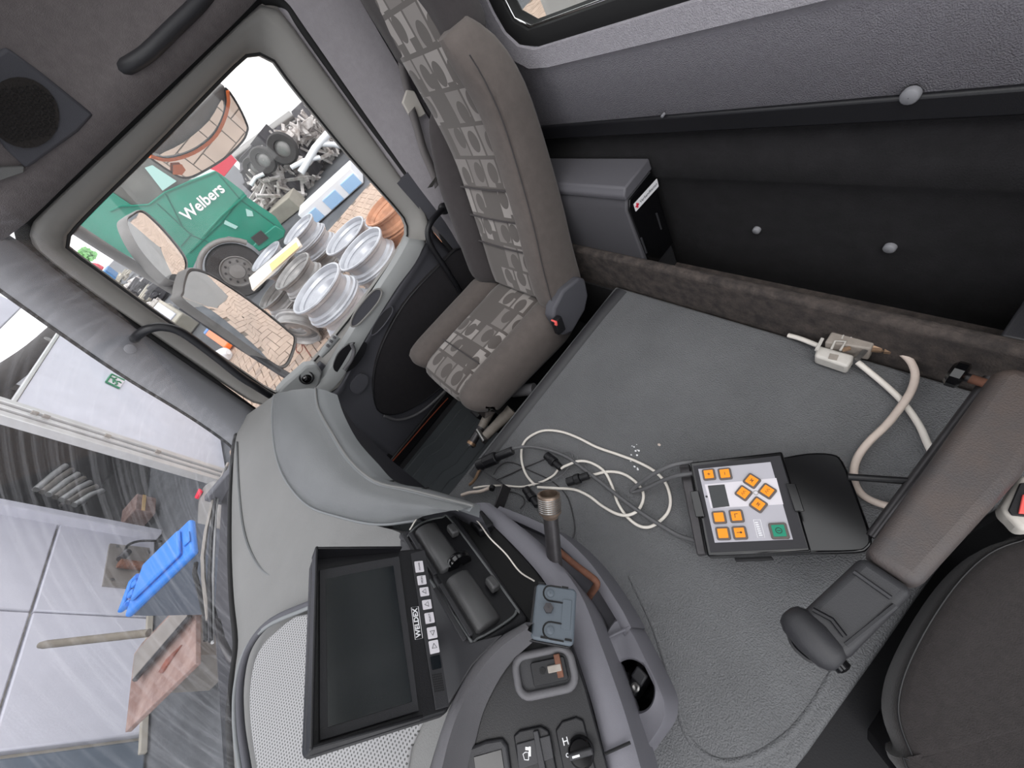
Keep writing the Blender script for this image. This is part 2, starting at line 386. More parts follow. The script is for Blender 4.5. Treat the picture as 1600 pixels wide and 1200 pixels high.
# B pillar
S_BP = struct('trim_2', (0.98, -0.45, 0.8))
ra = [ax(*p, 1.0) for p in ((380, -70), (455, 20), (560, 170), (640, 285), (690, 350), (720, 400))]
ra = resample(spline(ra, 4), 20)
def col(y0, x, zt=None): return [V((x, y0, p.z)) for p in ra]
rows = [[p + V((0.01, 0.015, 0)) for p in ra], ra, [V((0.985, p.y - 0.05, p.z)) for p in ra], [V((0.965, p.y - 0.075, p.z)) for p in ra], [V((0.955, p.y - 0.16, p.z)) for p in ra], [V((0.99, p.y - 0.18, p.z)) for p in ra], [V((0.99, -0.67, p.z)) for p in ra]]
MB().grid(rows).build('pillar_cover', 'pillar_b', S_BP, thick=0.006)
MB().box((1.02, -0.55, 0.5), (0.06, 0.3, 0.9)).build('lower_pillar', 'door_panel', S_BP)

# passenger door
S_D = struct('door_1', (0.98, 0.1, 0.2))
op = [(45, 362, 1.0), (52, 345, 1.0), (80, 316, 1.0), (200, 203, 1.0), (390, 20, 1.0), (415, 10, 1.0), (440, 20, 1.0), (470, 60, 1.0), (560, 185, 1.0), (640, 297, 1.0), (668, 340, 0.99), (668, 372, 0.965), (650, 405, 0.95), (620, 450, 0.945), (575, 520, 0.945), (545, 575, 0.945), (526, 608, 0.945), (470, 626, 0.95), (425, 630, 0.97), (402, 630, 0.985), (300, 563, 1.0), (150, 461, 1.0), (62, 394, 1.0)]
ip = [(108, 378), (125, 350), (250, 225), (370, 102), (398, 87), (425, 96), (450, 130), (540, 240), (622, 332), (633, 355), (625, 383), (560, 475), (490, 560), (445, 607), (425, 610), (380, 580), (250, 490), (140, 410), (113, 392)]
O3 = spline([ax(*p) for p in op], 4, True); I3 = spline([ax(*p, 1.04) for p in ip], 4, True)
dc = V((1.02, 0.03, 1.1)); AXD = (V((0, 1, 0)), V((0, 0, 1)))
Oa = angle_loop(O3, dc, AXD, 96); Ia = angle_loop(I3, dc, AXD, 96)
def mix(t, dx): return [V((a.x + (b.x - a.x) * t + dx, a.y + (b.y - a.y) * t, a.z + (b.z - a.z) * t)) for a, b in zip(Oa, Ia)]
MB().grid([[p + V((0.05, 0, 0)) for p in mix(-0.32, 0)], [p + V((0.035, 0, 0)) for p in mix(-0.04, 0)], Oa, mix(0.12, -0.012), mix(0.35, -0.018), mix(0.6, -0.016), mix(0.82, -0.012), mix(0.93, 0.0), Ia, [p + V((0.012, 0, 0)) for p in Ia]], True).build('window_frame', 'door_frame', S_D, ang=60)
MB().tube([p + V((-0.016, 0, 0)) for p in mix(0.985, 0)] + [mix(0.985, 0)[0] + V((-0.016, 0, 0))], 0.0035, 6).build('glass_seal', 'rubber', S_D)
top = [k for k in range(96)]
seal_px = [(416, 652), (405, 648), (300, 573), (150, 470), (58, 402), (36, 372), (40, 345), (74, 310), (196, 196), (385, 12), (412, -2), (446, 8), (476, 50), (566, 178), (646, 290), (684, 350), (700, 385), (750, 450)]
MB().tube(spline([ax(*p, 1.003) for p in seal_px], 5), 0.0125, 8).build('door_seal', 'rubber', S_D)
MB().tube(spline([ax(a + 4, b + 8, 1.0) for a, b in seal_px[1:4]], 5), 0.007, 6).build('door_seal_lip', 'black_plastic', S_D)
gd = glass('door_glass', (250, 250, 250), 0.03, 0.03, (3, 3, 3))
MB().prism([p + V((0.006, 0, 0)) for p in Ia], (0.004, 0, 0)).build('pane', gd, S_D, smooth=False)
# lower door panel: rows from the window band down to the sill
tp = resample(spline([ax(*p) for p in ((668, 345, 0.985), (668, 372, 0.965), (650, 405, 0.95), (620, 450, 0.945), (575, 520, 0.945), (545, 575, 0.945), (526, 608, 0.945), (500, 625, 0.945))], 4), 24)
band = []
for k, (dx, dz) in enumerate(((0.0, 0.0), (-0.004, -0.012), (0.004, -0.03), (0.014, -0.05), (0.012, -0.12), (0.008, -0.25), (0.0, -0.36), (0.004, -0.44), (0.02, -0.5))):
    band.append([V((max(p.x, 0.945) + dx, p.y + (k / 8) * (0.02 if p.y < 0 else 0.08), max(0.2, p.z + dz * (1 if k < 4 else (p.z - 0.2) / 0.5)))) for p in tp])
MB().grid(band).build('lower_panel', 'door_panel', S_D, thick=0.02)
# light belt band on top of the panel
bd = resample(spline([ax(*p, 0.955) for p in ((640, 372), (620, 408), (585, 462), (540, 535), (505, 590), (470, 612), (440, 616))], 4), 24)
b2 = resample(spline([ax(*p, 0.944) for p in ((664, 376), (648, 410), (615, 455), (570, 528), (540, 580), (520, 606), (500, 618))], 4), 24)
MB().grid([[p + V((0.03, 0, 0.005)) for p in bd], [p + V((-0.004, 0, 0.0)) for p in bd], [a.lerp(b, 0.5) + V((-0.012, 0, 0)) for a, b in zip(bd, b2)], [p + V((-0.006, 0, 0)) for p in b2], [p + V((0.02, 0, -0.004)) for p in b2]]).build('belt_band', 'door_band', S_D, thick=0.004)
def dpoly(pts, x): return [ax(a, b, x) for a, b in pts]
def loop_tube(pts, r, n=6): return MB().tube(pts + [pts[0], pts[1]], r, n, False)
pull = spline(dpoly(((594, 452), (596, 460), (588, 476), (562, 505), (550, 510), (549, 500), (560, 480), (582, 455)), 0.931), 4, True)
MB().prism(pull, (0.006, 0, 0)).build('pull_recess', 'door_panel', S_D, smooth=False)
loop_tube(pull, 0.0035).build('pull_rim', 'door_frame', S_D)
pk = spline(dpoly(((611, 479), (613, 488), (600, 508), (586, 522), (580, 522), (584, 508), (598, 488)), 0.94), 4, True)
MB().prism(pk, (0.006, 0, 0)).build('small_recess', 'dark_plastic', S_D, smooth=False)
loop_tube(pk, 0.0025).build('small_recess_rim', 'door_panel', S_D)
hr = spline(dpoly(((572, 535), (570, 552), (556, 572), (540, 582), (524, 580), (522, 568), (532, 548), (550, 536)), 0.938), 4, True)
MB().prism(hr, (0.008, 0, 0)).build('opener_recess', 'black_plastic', S_D, smooth=False)
MB().tube(spline(dpoly(((549, 537), (553, 548), (549, 562), (538, 578)), 0.93), 5), [0.007] * 16, 8).build('door_opener', 'mid_grey', S_D)
M = frame(ax(528, 525, 0.935) - ax(500, 560, 0.935), V((-0.2, 0, 1)))
MB().tube([ax(501, 556, 0.936), ax(510, 545, 0.934), ax(528, 526, 0.936)], [0.009, 0.013, 0.011], 10).build('switch_pod', 'door_band', S_D)
for px, py in ((512, 540), (517, 533), (522, 527)): MB().box(ax(px, py, 0.922), (0.012, 0.009, 0.012)).build('window_switch', 'mid_grey', S_D, bevel=0.002)
fab = spline(dpoly(((584, 615), (584, 590), (592, 553), (612, 508), (642, 462), (690, 412), (720, 388), (738, 420), (752, 470), (730, 560), (690, 605), (640, 640), (608, 648), (590, 640)), 0.941), 3, True)
MB().prism(fab, (0.02, 0, 0)).build('fabric_insert', 'door_fabric', S_D, smooth=False)
loop_tube(fab, 0.0025).build('insert_piping', 'black_plastic', S_D)
MB().tube(spline(dpoly(((735, 560), (700, 606), (660, 642), (625, 656), (600, 650)), 0.93), 5), 0.006, 8).build('pocket_lip', 'mid_grey', S_D)
spk = spline(dpoly(((575, 590), (572, 605), (560, 615), (550, 612), (548, 602), (556, 590), (566, 584)), 0.944), 4, True)
MB().prism(spk, (0.01, 0, 0)).build('door_speaker', 'door_panel', S_D, smooth=False)
MB().box((0.965, 0.1, 0.23), (0.05, 1.0, 0.06)).build('sill', 'black_plastic', S_D, bevel=0.006)
MB().tube(spline([ax(*p, 0.935) for p in ((602, 732), (612, 722), (640, 690), (670, 655), (700, 622))], 4), 0.003, 6).build('sill_edge', 'orange_cord', S_D)
# B pillar grab bar
gb = [ax(*p) for p in ((696, 324, 0.96), (684, 334, 0.93), (673, 348, 0.915), (668, 366, 0.91), (676, 388, 0.91), (700, 425, 0.91), (725, 465, 0.92), (740, 490, 0.93))]
MB().tube(spline(gb, 5), 0.0105, 10).build('grab_bar', 'black_plastic', S_BP)
MB().lathe(ax(694, 326, 0.95), (-1, 0, 0.2), [(0.02, -0.01), (0.02, 0.006), (0.012, 0.01), (0.0005, 0.011)], 16).build('bar_foot', 'black_plastic', S_BP)

# windscreen
S_W1 = struct('window_1', (0, 0.7, 0.8))
def wsy(x, z): return 0.745 - 0.17 * x * x - 0.27 * (z - 0.8) / 0.7
gw = wiper_glass('windscreen_glass', ((0.75, 0, -0.1), (0.85, 0.0, -0.3)), 0.1)
MB().grid([[V((-1.05 + 2.02 * i / 24, wsy(-1.05 + 2.02 * i / 24, z), z)) for i in range(25)] for z in [0.76 + 0.86 * k / 8 for k in range(9)]]).build('pane', gw, S_W1)

# ================================================================== LARGE THINGS IN THE CAB
# engine cover between the seats
TZ = 0.54
ec = thing('engine_cover', (-0.1, 0, 0.2), 'grey engine tunnel between the seats under a grained rubber mat', 'engine cover')
tp_ = [(0.292, -0.505), (0.306, 0.46), (-0.4, 0.46)] + [(q.x, q.y) for q in (az(1130, 1330, TZ), az(1200, 1255, TZ), az(1262, 1177, TZ), az(1300, 1123, TZ), az(1383, 1007, TZ), az(1427, 943, TZ), az(1520, 815, TZ))] + [(-0.6, -0.505)]
MB().prism([V((x, y, 0.2)) for x, y in tp_], (0, 0, TZ - 0.012 - 0.2)).build('body', 'dark_plastic', ec, bevel=0.02, seg=3)
MB().prism([V((x, y, TZ - 0.014)) for x, y in tp_], (0, 0, 0.014)).build('rubber_mat', 'mat_rubber', ec, bevel=0.01, seg=4)
edge = [az(a, b, TZ + 0.004) for a, b in ((968, 452), (935, 490), (850, 596), (780, 684), (735, 742))]
e2 = [p + V((-0.02, 0, 0)) for p in edge]; e0 = [V((0.298, p.y, TZ - 0.01)) for p in edge]
MB().grid([e0, [p + V((0.006, 0, 0.002)) for p in edge], [p + V((-0.004, 0, 0.004)) for p in edge], [p + V((0, 0, 0.002)) for p in e2], [p + V((-0.006, 0, -0.006)) for p in e2]]).build('mat_edge', 'dark_plastic', ec)
rp = [(985, 900), (1020, 975), (1045, 1050), (1062, 1115), (1082, 1160), (1115, 1186), (1150, 1190), (1190, 1177), (1233, 1147), (1260, 1117), (1283, 1083), (1303, 1050), (1345, 985)]
MB().tube(spline([az(a, b, TZ - 0.004) for a, b in rp], 5), 0.0065, 8).build('mat_bead', 'mat_rubber', ec)

# carpeted storage tray behind the seats
tr = thing('storage_tray', (-0.1, -0.58, 0.45), 'long carpet lined storage tray along the black rear wall', 'storage tray')
MB().box((-0.08, -0.572, 0.515), (1.36, 0.124, 0.03)).build('tray_floor', 'carpet_brown', tr)
MB().box((-0.08, -0.523, 0.58), (1.36, 0.026, 0.15)).build('front_lip', 'carpet_brown', tr, bevel=0.01, seg=3)
d1 = az(1035, 378, 0.625); MB().box((d1.x, -0.584, 0.575), (0.014, 0.1, 0.1)).build('divider', 'dark_plastic', tr, bevel=0.003)
d1 = az(1585, 505, 0.65); MB().box((d1.x - 0.01, -0.584, 0.59), (0.03, 0.1, 0.12)).build('divider', 'dark_plastic', tr, bevel=0.004)
MB().box((0.45, -0.52, 0.36), (0.4, 0.03, 0.3)).build('end_carpet', 'carpet', tr)

# first aid box
mat('box_dark', (72, 71, 75), 0.6, 0.2, 700)
mat('box_lid', (88, 87, 92), 0.55, 0.2, 700)
fb = thing('first_aid_box', (0.4, -0.6, 0.6), 'grey first aid box with a red cross label behind the passenger seat', 'first aid box')
bx0, bx1 = 0.172, 0.62
side = [(-0.545, 0.60), (-0.535, 0.60), (-0.532, 0.66), (-0.536, 0.80), (-0.548, 0.822), (-0.638, 0.822), (-0.638, 0.60)]
MB().prism([V((bx0 + 0.004, y, z)) for y, z in side], (bx1 - bx0, 0, 0)).build('body', 'box_dark', fb, bevel=0.004)
lid = [(-0.543, 0.822), (-0.541, 0.836), (-0.552, 0.85), (-0.64, 0.85), (-0.64, 0.822)]
MB().prism([V((bx0, y, z)) for y, z in lid], (bx1 - bx0, 0, 0)).build('lid', 'box_lid', fb, bevel=0.004)
MB().prism([V((bx0 + 0.003, y, z)) for y, z in ((-0.541, 0.605), (-0.541, 0.798), (-0.552, 0.818), (-0.634, 0.818), (-0.634, 0.605))], (-0.004, 0, 0)).build('side_panel', 'gloss_black', fb, bevel=0.001)
lm = frame(ax(1025, 292, bx0) - ax(994, 322, bx0), V((0, 0, 1)))
lc = (ax(1027, 284, bx0 - 0.001) + ax(992, 326, bx0 - 0.001)) / 2
lu = (ax(1029, 283, bx0) - ax(993, 323, bx0)); lm = frame(lu, UP)
lab = plate(MB(), lc, lm, lu.length, 0.02, 0.002, 0.0008).build('label_plate', 'white_print', fb)
cr = lc - lm.col[0] * (lu.length / 2 - 0.009) + lm.col[2] * 0.0009
MB().box(cr, (0.012, 0.004, 0.001), lm).box(cr, (0.004, 0.012, 0.0011), lm).build('red_cross', 'red', lab, smooth=False)
text('lettering', 'Verbandkasten', lc + lm.col[0] * 0.008 + lm.col[2] * 0.0009, lm, 0.0105, 'ink', lab, 0.0002)
for px, py in ((1010, 395), (1033, 358)):
    a = ax(px, py, bx0 - 0.001); MB().tube([a, a + V((-0.001, 0.0, 0.05))], 0.0025, 6).build('strap_guide', 'dark_plastic', fb)

# ---- fabric with printed blocks (flat print) for the seat centres
def seat_print():
    m = bpy.data.materials.new('seat_print'); m.use_nodes = True; nt = m.node_tree; b = nt.nodes['Principled BSDF']
    b.inputs['Roughness'].default_value = 0.95; b.inputs['Sheen Weight'].default_value = 0.25
    N = nt.nodes.new; L = nt.links.new
    uv = N('ShaderNodeUVMap'); uv.uv_map = 'UVMap'
    sp = N('ShaderNodeSeparateXYZ'); L(uv.outputs[0], sp.inputs[0])
    def ma(op, a, b_=None, c=None):
        n = N('ShaderNodeMath'); n.operation = op
        for i, x in enumerate((a, b_, c)):
            if x is None: continue
            if isinstance(x, (int, float)): n.inputs[i].default_value = x
            else: L(x, n.inputs[i])
        return n.outputs[0]
    def layer(su, sv, seed):
        v = ma('MULTIPLY', sp.outputs[1], sv); row = ma('FLOOR', v)
        off = ma('MULTIPLY', ma('SINE', ma('MULTIPLY', row, 12.9 + seed)), 3.7)
        u = ma('ADD', ma('MULTIPLY', sp.outputs[0], su), off)
        cell = N('ShaderNodeCombineXYZ'); L(ma('FLOOR', u), cell.inputs[0]); L(row, cell.inputs[1]); cell.inputs[2].default_value = seed
        wn = N('ShaderNodeTexWhiteNoise'); L(cell.outputs[0], wn.inputs['Vector'])
        return ma('FRACT', u), ma('FRACT', v), wn.outputs['Value'], wn.outputs['Color']
    fu, fv, r, rc = layer(14.5, 12.5, 1.3)
    rs_ = N('ShaderNodeSeparateColor'); L(rc, rs_.inputs[0])
    rect = ma('MULTIPLY', ma('LESS_THAN', ma('ABSOLUTE', ma('SUBTRACT', fu, 0.5)), 0.44), ma('LESS_THAN', ma('ABSOLUTE', ma('SUBTRACT', fv, 0.5)), 0.44))
    cu = ma('SUBTRACT', fu, ma('MULTIPLY_ADD', rs_.outputs[0], 0.5, 0.25)); cv = ma('SUBTRACT', fv, ma('MULTIPLY_ADD', rs_.outputs[1], 0.4, 0.3))
    el = ma('LESS_THAN', ma('ADD', ma('POWER', ma('DIVIDE', cu, 0.3), 2.0), ma('POWER', ma('DIVIDE', cv, 0.33), 2.0)), 1.0)
    on = ma('GREATER_THAN', r, 0.12)
    notch = ma('MULTIPLY', ma('LESS_THAN', fu, 0.45), ma('LESS_THAN', fv, ma('MULTIPLY', rs_.outputs[2], 0.5)))
    msk = ma('MULTIPLY', ma('MULTIPLY', rect, on), ma('MULTIPLY', ma('SUBTRACT', 1.0, el), ma('SUBTRACT', 1.0, notch)))
    lvl = ma('MULTIPLY', msk, ma('MULTIPLY_ADD', r, 0.6, 0.15))
    mx = N('ShaderNodeMix'); mx.data_type = 'RGBA'; L(lvl, mx.inputs[0])
    mx.inputs[6].default_value = lin((82, 76, 73)); mx.inputs[7].default_value = lin((170, 164, 160))
    L(mx.outputs[2], b.inputs['Base Color'])
    MATS['seat_print'] = m
seat_print()

def pad_surface(name, m, parent, x0, x1, path, thick, crown=0.012, side_r=0.03, nx=12, taper=None):
    """cushion lofted across x: path = list of (y,z) along its face, thick = depth behind the face; rounded closed section"""
    P = resample(spline([V((0, y, z)) for y, z in path], 6), 26); n = len(P)
    rows = []; uvs = []
    Ls = [0]
    for a, b in zip(P, P[1:]): Ls.append(Ls[-1] + (b - a).length)
    for i, p in enumerate(P):
        t = (P[min(n - 1, i + 1)] - P[max(0, i - 1)]).normalized(); nrm = V((0, -t.z, t.y))
        if nrm.dot(V((0, 1, 1))) < 0: nrm = -nrm
        th = thick[0] + (thick[1] - thick[0]) * i / (n - 1)
        endf = min(1.0, (i + 0.15) / 2.5, (n - 1 - i + 0.15) / 2.5) ** 0.5
        a0, a1 = (x0, x1) if taper is None else taper(i / (n - 1), x0, x1)
        ring = []
        for k in range(nx + 1):
            s = k / nx; x = a0 + (a1 - a0) * s; e_ = min(s, 1 - s) * (a1 - a0)
            rr = min(1.0, e_ / side_r); h = -side_r * (1 - math.sqrt(max(0, 1 - (1 - rr) ** 2))) + crown * math.sin(s * math.pi)
            ring.append(p + V((x, 0, 0)) + nrm * (h - (1 - endf) * side_r)); uvs.append((x, Ls[i]))
        for k in range(nx, -1, -1):
            s = k / nx; x = a0 + (a1 - a0) * s; e_ = min(s, 1 - s) * (a1 - a0); rr = min(1.0, e_ / side_r)
            h = side_r * 0.8 * (1 - math.sqrt(max(0, 1 - (1 - rr) ** 2)))
            ring.append(p + V((x, 0, 0)) + nrm * (-th + h + (1 - endf) * side_r)); uvs.append((x, Ls[i]))
        rows.append(ring)
    mb = MB(); mb.grid(rows, True); w_ = len(rows[0]); mb.f.append(tuple(range(w_))[::-1]); mb.f.append(tuple((n - 1) * w_ + k for k in range(w_)))
    return mb.build(name, m, parent, ang=70, uv=uvs)

# passenger seat
ps = thing('passenger_seat', (0.6, -0.2, 0.2), 'passenger seat in grey cloth with blocks and ovals printed down its centre', 'seat')
cush = [(-0.37, 0.585), (-0.3, 0.585), (-0.15, 0.595), (-0.02, 0.602), (0.03, 0.592), (0.05, 0.565)]
c0 = pad_surface('cushion_centre', 'seat_print', ps, 0.468, 0.715, cush, (0.10, 0.08), 0.004, 0.012)
for x0, x1 in ((0.365, 0.474), (0.709, 0.83)):
    pad_surface('cushion_bolster', 'seat_grey', ps, x0, x1, [(y, z + 0.012) for y, z in cush], (0.14, 0.1), 0.012, 0.035)
pad_surface('cushion_base', 'seat_grey', ps, 0.385, 0.81, [(y - 0.004, z - 0.03) for y, z in cush], (0.1, 0.06), 0.0, 0.03)
MB().tube([V((x, -0.085, 0.6035 + 0.0035 * math.sin((x - 0.468) / 0.247 * 3.14159))) for x in [0.475 + 0.233 * k / 8 for k in range(9)]], 0.0022, 6).build('cushion_seam', 'seat_dark', c0)
back = [(-0.35, 0.6), (-0.395, 0.7), (-0.448, 0.84), (-0.49, 0.96), (-0.51, 1.06), (-0.518, 1.14), (-0.526, 1.22), (-0.532, 1.3), (-0.54, 1.42)]
def tap(t, a, b):
    f = 0 if t < 0.55 else (t - 0.55) / 0.45
    c = (a + b) / 2; k = 1 - 0.12 * min(1, f * 2.2); return c + (a - c) * k, c + (b - c) * k
b0 = pad_surface('backrest_centre', 'seat_print', ps, 0.432, 0.718, back, (0.09, 0.07), 0.003, 0.012)
for z in (0.735, 0.815, 0.895):
    y = None
    for (ya, za), (yb, zb) in zip(back, back[1:]):
        if za <= z <= zb: y = ya + (yb - ya) * (z - za) / (zb - za)
    MB().tube([V((0.44 + 0.27 * k / 6, y + 0.0015 + 0.003 * math.sin(k / 6 * 3.14), z + 0.002)) for k in range(7)], 0.0028, 6).build('backrest_seam', 'seat_dark', b0)
bolst = [(-0.325, 0.585), (-0.338, 0.63), (-0.372, 0.732), (-0.415, 0.844), (-0.455, 0.968), (-0.482, 1.068), (-0.49, 1.143), (-0.488, 1.19), (-0.487, 1.225)]
bolst_far = [(-0.32, 0.59), (-0.35, 0.68), (-0.395, 0.8), (-0.44, 0.92), (-0.485, 1.02), (-0.525, 1.11)]
def shoulder(s):
    def f(t, a, b):
        q = min(1, max(0, (t - 0.78) / 0.22)) if s > 0 else min(1, max(0, (t - 0.55) / 0.45)); k = q * q * (0.045 if s > 0 else 0.085)
        return (a + k, b + k * 0.35) if s > 0 else (a - k * 0.6, b - k)
    return f
pad_surface('backrest_bolster', 'seat_grey', ps, 0.357, 0.44, bolst, (0.135, 0.085), 0.006, 0.018, taper=shoulder(1))
MB().tube(resample(spline([V((0.359, y - 0.003, z)) for y, z in bolst[1:-1]], 5), 24), 0.0016, 6).build('bolster_piping', 'seat_dark', b0)
pad_surface('backrest_bolster', 'seat_dark', ps, 0.713, 0.805, bolst_far, (0.16, 0.06), 0.01, 0.04, taper=shoulder(-1))
pad_surface('backrest_shell', 'seat_dark', ps, 0.44, 0.75, [(y - 0.03, z) for y, z in back], (0.07, 0.05), 0.0, 0.04, taper=lambda t, a, b: (a + 0.06 * max(0, t - 0.6) / 0.4, b - 0.06 * max(0, t - 0.6) / 0.4))
pad_surface('headrest', 'seat_dark', ps, 0.405, 0.742, [(-0.522, 1.19), (-0.527, 1.25), (-0.533, 1.34), (-0.543, 1.43)], (0.085, 0.07), 0.0, 0.02)
hb = [az(*p, 0.62) for p in ()]
hc = [ax(*p, 0.335) for p in ((864, 497), (866, 482), (880, 455), (905, 434), (915, 436), (920, 462), (915, 485), (895, 520), (880, 525))]
MB().prism(hc, (0.04, 0, 0)).build('recliner_cover', 'door_panel', ps, bevel=0.008, seg=3)
bk = MB(); M = frame(V((0, -0.25, 1)), V((0, 1, 0.25))); bc = ax(872, 508, 0.325)
bk.box(bc, (0.05, 0.03, 0.02), M); bkl = bk.build('buckle', 'black_plastic', ps, bevel=0.004)
MB().box(bc + V((-0.004, 0.006, 0.022)), (0.022, 0.006, 0.014), frame(V((1, 0, 0)), V((0, 0.9, 0.4)))).build('release_button', 'belt_red', bkl, bevel=0.002)
MB().box((0.6, -0.17, 0.38), (0.34, 0.34, 0.32)).build('pedestal', 'black_plastic', ps, bevel=0.02)
MB().tube([az(796, 612, 0.45), az(835, 608, 0.45)], 0.02, 10).build('slide_lever', 'mid_grey', ps)

# driver seat with armrest
ds = thing('driver_seat', (-0.76, -0.2, 0.2), 'dark cloth driver seat with a folding armrest, cut by the lower right corner', 'seat')
oc = [(1640, 832), (1585, 838), (1535, 858), (1490, 898), (1448, 955), (1412, 1020), (1392, 1075), (1390, 1125), (1412, 1185), (1450, 1260)]
O_ = [az(a, b, 0.60) for a, b in oc]
poly = spline(O_ + [V((-0.98, 0.14, 0.6)), V((-1.0, -0.1, 0.6)), V((-0.98, -0.4, 0.6)), V((-0.75, -0.45, 0.6))], 4, True)
pc = sum(poly, V()) / len(poly)
rows = []
for s_, z in ((0.86, 0.48), (0.97, 0.5), (1.0, 0.54), (1.0, 0.575), (0.985, 0.598), (0.955, 0.61), (0.9, 0.615), (0.7, 0.612), (0.4, 0.605), (0.02, 0.6)):
    rows.append([V((pc.x + (p.x - pc.x) * s_, pc.y + (p.y - pc.y) * s_, z)) for p in poly])
MB().grid(rows, True).build('cushion', 'driver_cloth', ds, ang=80)
MB().tube([V((pc.x + (p.x - pc.x) * 0.955, pc.y + (p.y - pc.y) * 0.955, 0.6115)) for p in poly], 0.0011, 6, False).build('cushion_seam', 'black_plastic', ds)
MB().box((-0.76, -0.15, 0.36), (0.36, 0.4, 0.28)).build('pedestal', 'black_plastic', ds, bevel=0.02)
pad_surface('backrest', 'driver_cloth', ds, -0.98, -0.56, [(-0.42, 0.6), (-0.46, 0.8), (-0.52, 1.0), (-0.56, 1.2)], (0.05, 0.04), 0.0, 0.03)
# armrest (top at z 0.70)
AZ = 0.70
def ap(px, py, z=AZ): return az(px, py, z)
ar = [(1555, 578), (1585, 566), (1640, 590), (1660, 640), (1600, 742), (1436, 922), (1350, 866)]
A1 = [ap(*p) for p in ar]
MB().prism([p + V((0, 0, -0.05)) for p in A1], (0, 0, 0.05)).build('armrest', 'armrest', ds, bevel=0.014, seg=4)
fr = [ap(*p) for p in ((1349, 866), (1434, 922), (1322, 1036), (1240, 968))]
f0 = MB().prism([p + V((0, 0, -0.048)) for p in fr], (0, 0, 0.044)).build('armrest_front', 'dark_plastic', ds, bevel=0.01, seg=3)
fi = [ap(*p, AZ - 0.0035) for p in ((1352, 905), (1392, 938), (1318, 992), (1288, 965))]
MB().tube([ap(1334, 893, AZ - 0.002), ap(1392, 934, AZ - 0.002)], 0.003, 6).build('front_ridge', 'dark_plastic', f0)
MB().tube([ap(1399, 946, AZ - 0.004), ap(1322, 1008, AZ - 0.004)], 0.003, 6).build('front_ridge', 'dark_plastic', f0)
kA, kB = ap(1236, 962, AZ - 0.012), ap(1306, 1034, AZ - 0.012); kd_ = (kB - kA).normalized()
k0 = MB().tube([kA - kd_ * 0.006, kA - kd_ * 0.003, kA + kd_ * 0.006, kA.lerp(kB, 0.5), kB - kd_ * 0.006, kB + kd_ * 0.002, kB + kd_ * 0.005], [0.008, 0.015, 0.0205, 0.0225, 0.0195, 0.014, 0.008], 18).build('release_knob', 'dark_plastic', ds, ang=60)
MB().tube([ap(1270, 952, AZ + 0.002), ap(1300, 968, AZ + 0.003), ap(1320, 994, AZ + 0.0)], 0.003, 6).build('knob_lip', 'black_plastic', k0)
MB().tube(spline([ap(1232, 990, AZ - 0.02), ap(1240, 1010, AZ - 0.02), ap(1262, 1030, AZ - 0.02), ap(1272, 1032, AZ - 0.02)], 4), 0.003, 6).build('knob_clip', 'black_plastic', k0)
MB().lathe(ap(1314, 1040, AZ - 0.012), (ap(1322, 1046) - ap(1300, 1020)), [(0.009, -0.004), (0.009, 0.004), (0.005, 0.006), (0.0005, 0.0065)], 14).build('knob_end', 'gloss_black', k0)
# driver belt buckle
bz = 0.66
bb = [az(*p, bz) for p in ((1595, 744), (1612, 738), (1660, 738), (1660, 822), (1596, 830), (1580, 812), (1566, 800), (1566, 790))]
tb_ = MB().prism([p + V((0, 0, -0.03)) for p in bb], (0, 0, 0.03)).build('belt_buckle', 'buckle_grey', ds, bevel=0.006, seg=3)
MB().prism([az(*p, bz + 0.001) for p in ((1592, 756), (1640, 752), (1640, 812), (1580, 806), (1574, 798))], (0, 0, 0.003)).build('buckle_slot', 'black_plastic', tb_, bevel=0.001)
MB().prism([az(*p, bz + 0.004) for p in ((1596, 774), (1640, 770), (1640, 806), (1590, 803))], (0, 0, 0.004)).build('release_button', 'belt_red', tb_, bevel=0.001)

# seat belt on the B pillar
sb = thing('seat_belt', (0.93, -0.52, 0.7), 'grey seat belt hanging from its loop on the passenger pillar', 'seat belt')
MB().prism([ax(*p, 0.935) for p in ((636, 140), (648, 142), (666, 178), (656, 184), (640, 180), (629, 160))], (0.012, 0, 0)).build('belt_loop', 'buckle_grey', sb, bevel=0.003)
def strap(pts, wd, m, name, parent):
    P = spline(pts, 5); a = [p + V((0, wd / 2, 0)) for p in P]; b = [p - V((0, wd / 2, 0)) for p in P]
    return MB().grid([a, b]).build(name, m, parent, thick=0.0015)
mat('webbing', (112, 108, 108), 0.8, 0.3, 900)
strap([ax(*p, 0.93) for p in ((643, 172), (652, 200), (662, 235), (676, 268), (684, 290))], 0.03, 'webbing', 'webbing', sb)
strap([ax(*p, 0.945) for p in ((622, 60), (630, 110), (640, 150))], 0.03, 'webbing', 'webbing', sb)
MB().tube([ax(682, 268, 0.925), ax(684, 278, 0.92)], 0.006, 8).build('belt_stop', 'black_plastic', sb)
MB().prism([ax(*p, 0.918) for p in ((681, 276), (685, 274), (676, 292), (668, 294))], (0.003, 0, 0)).build('belt_tongue', 'steel', sb)

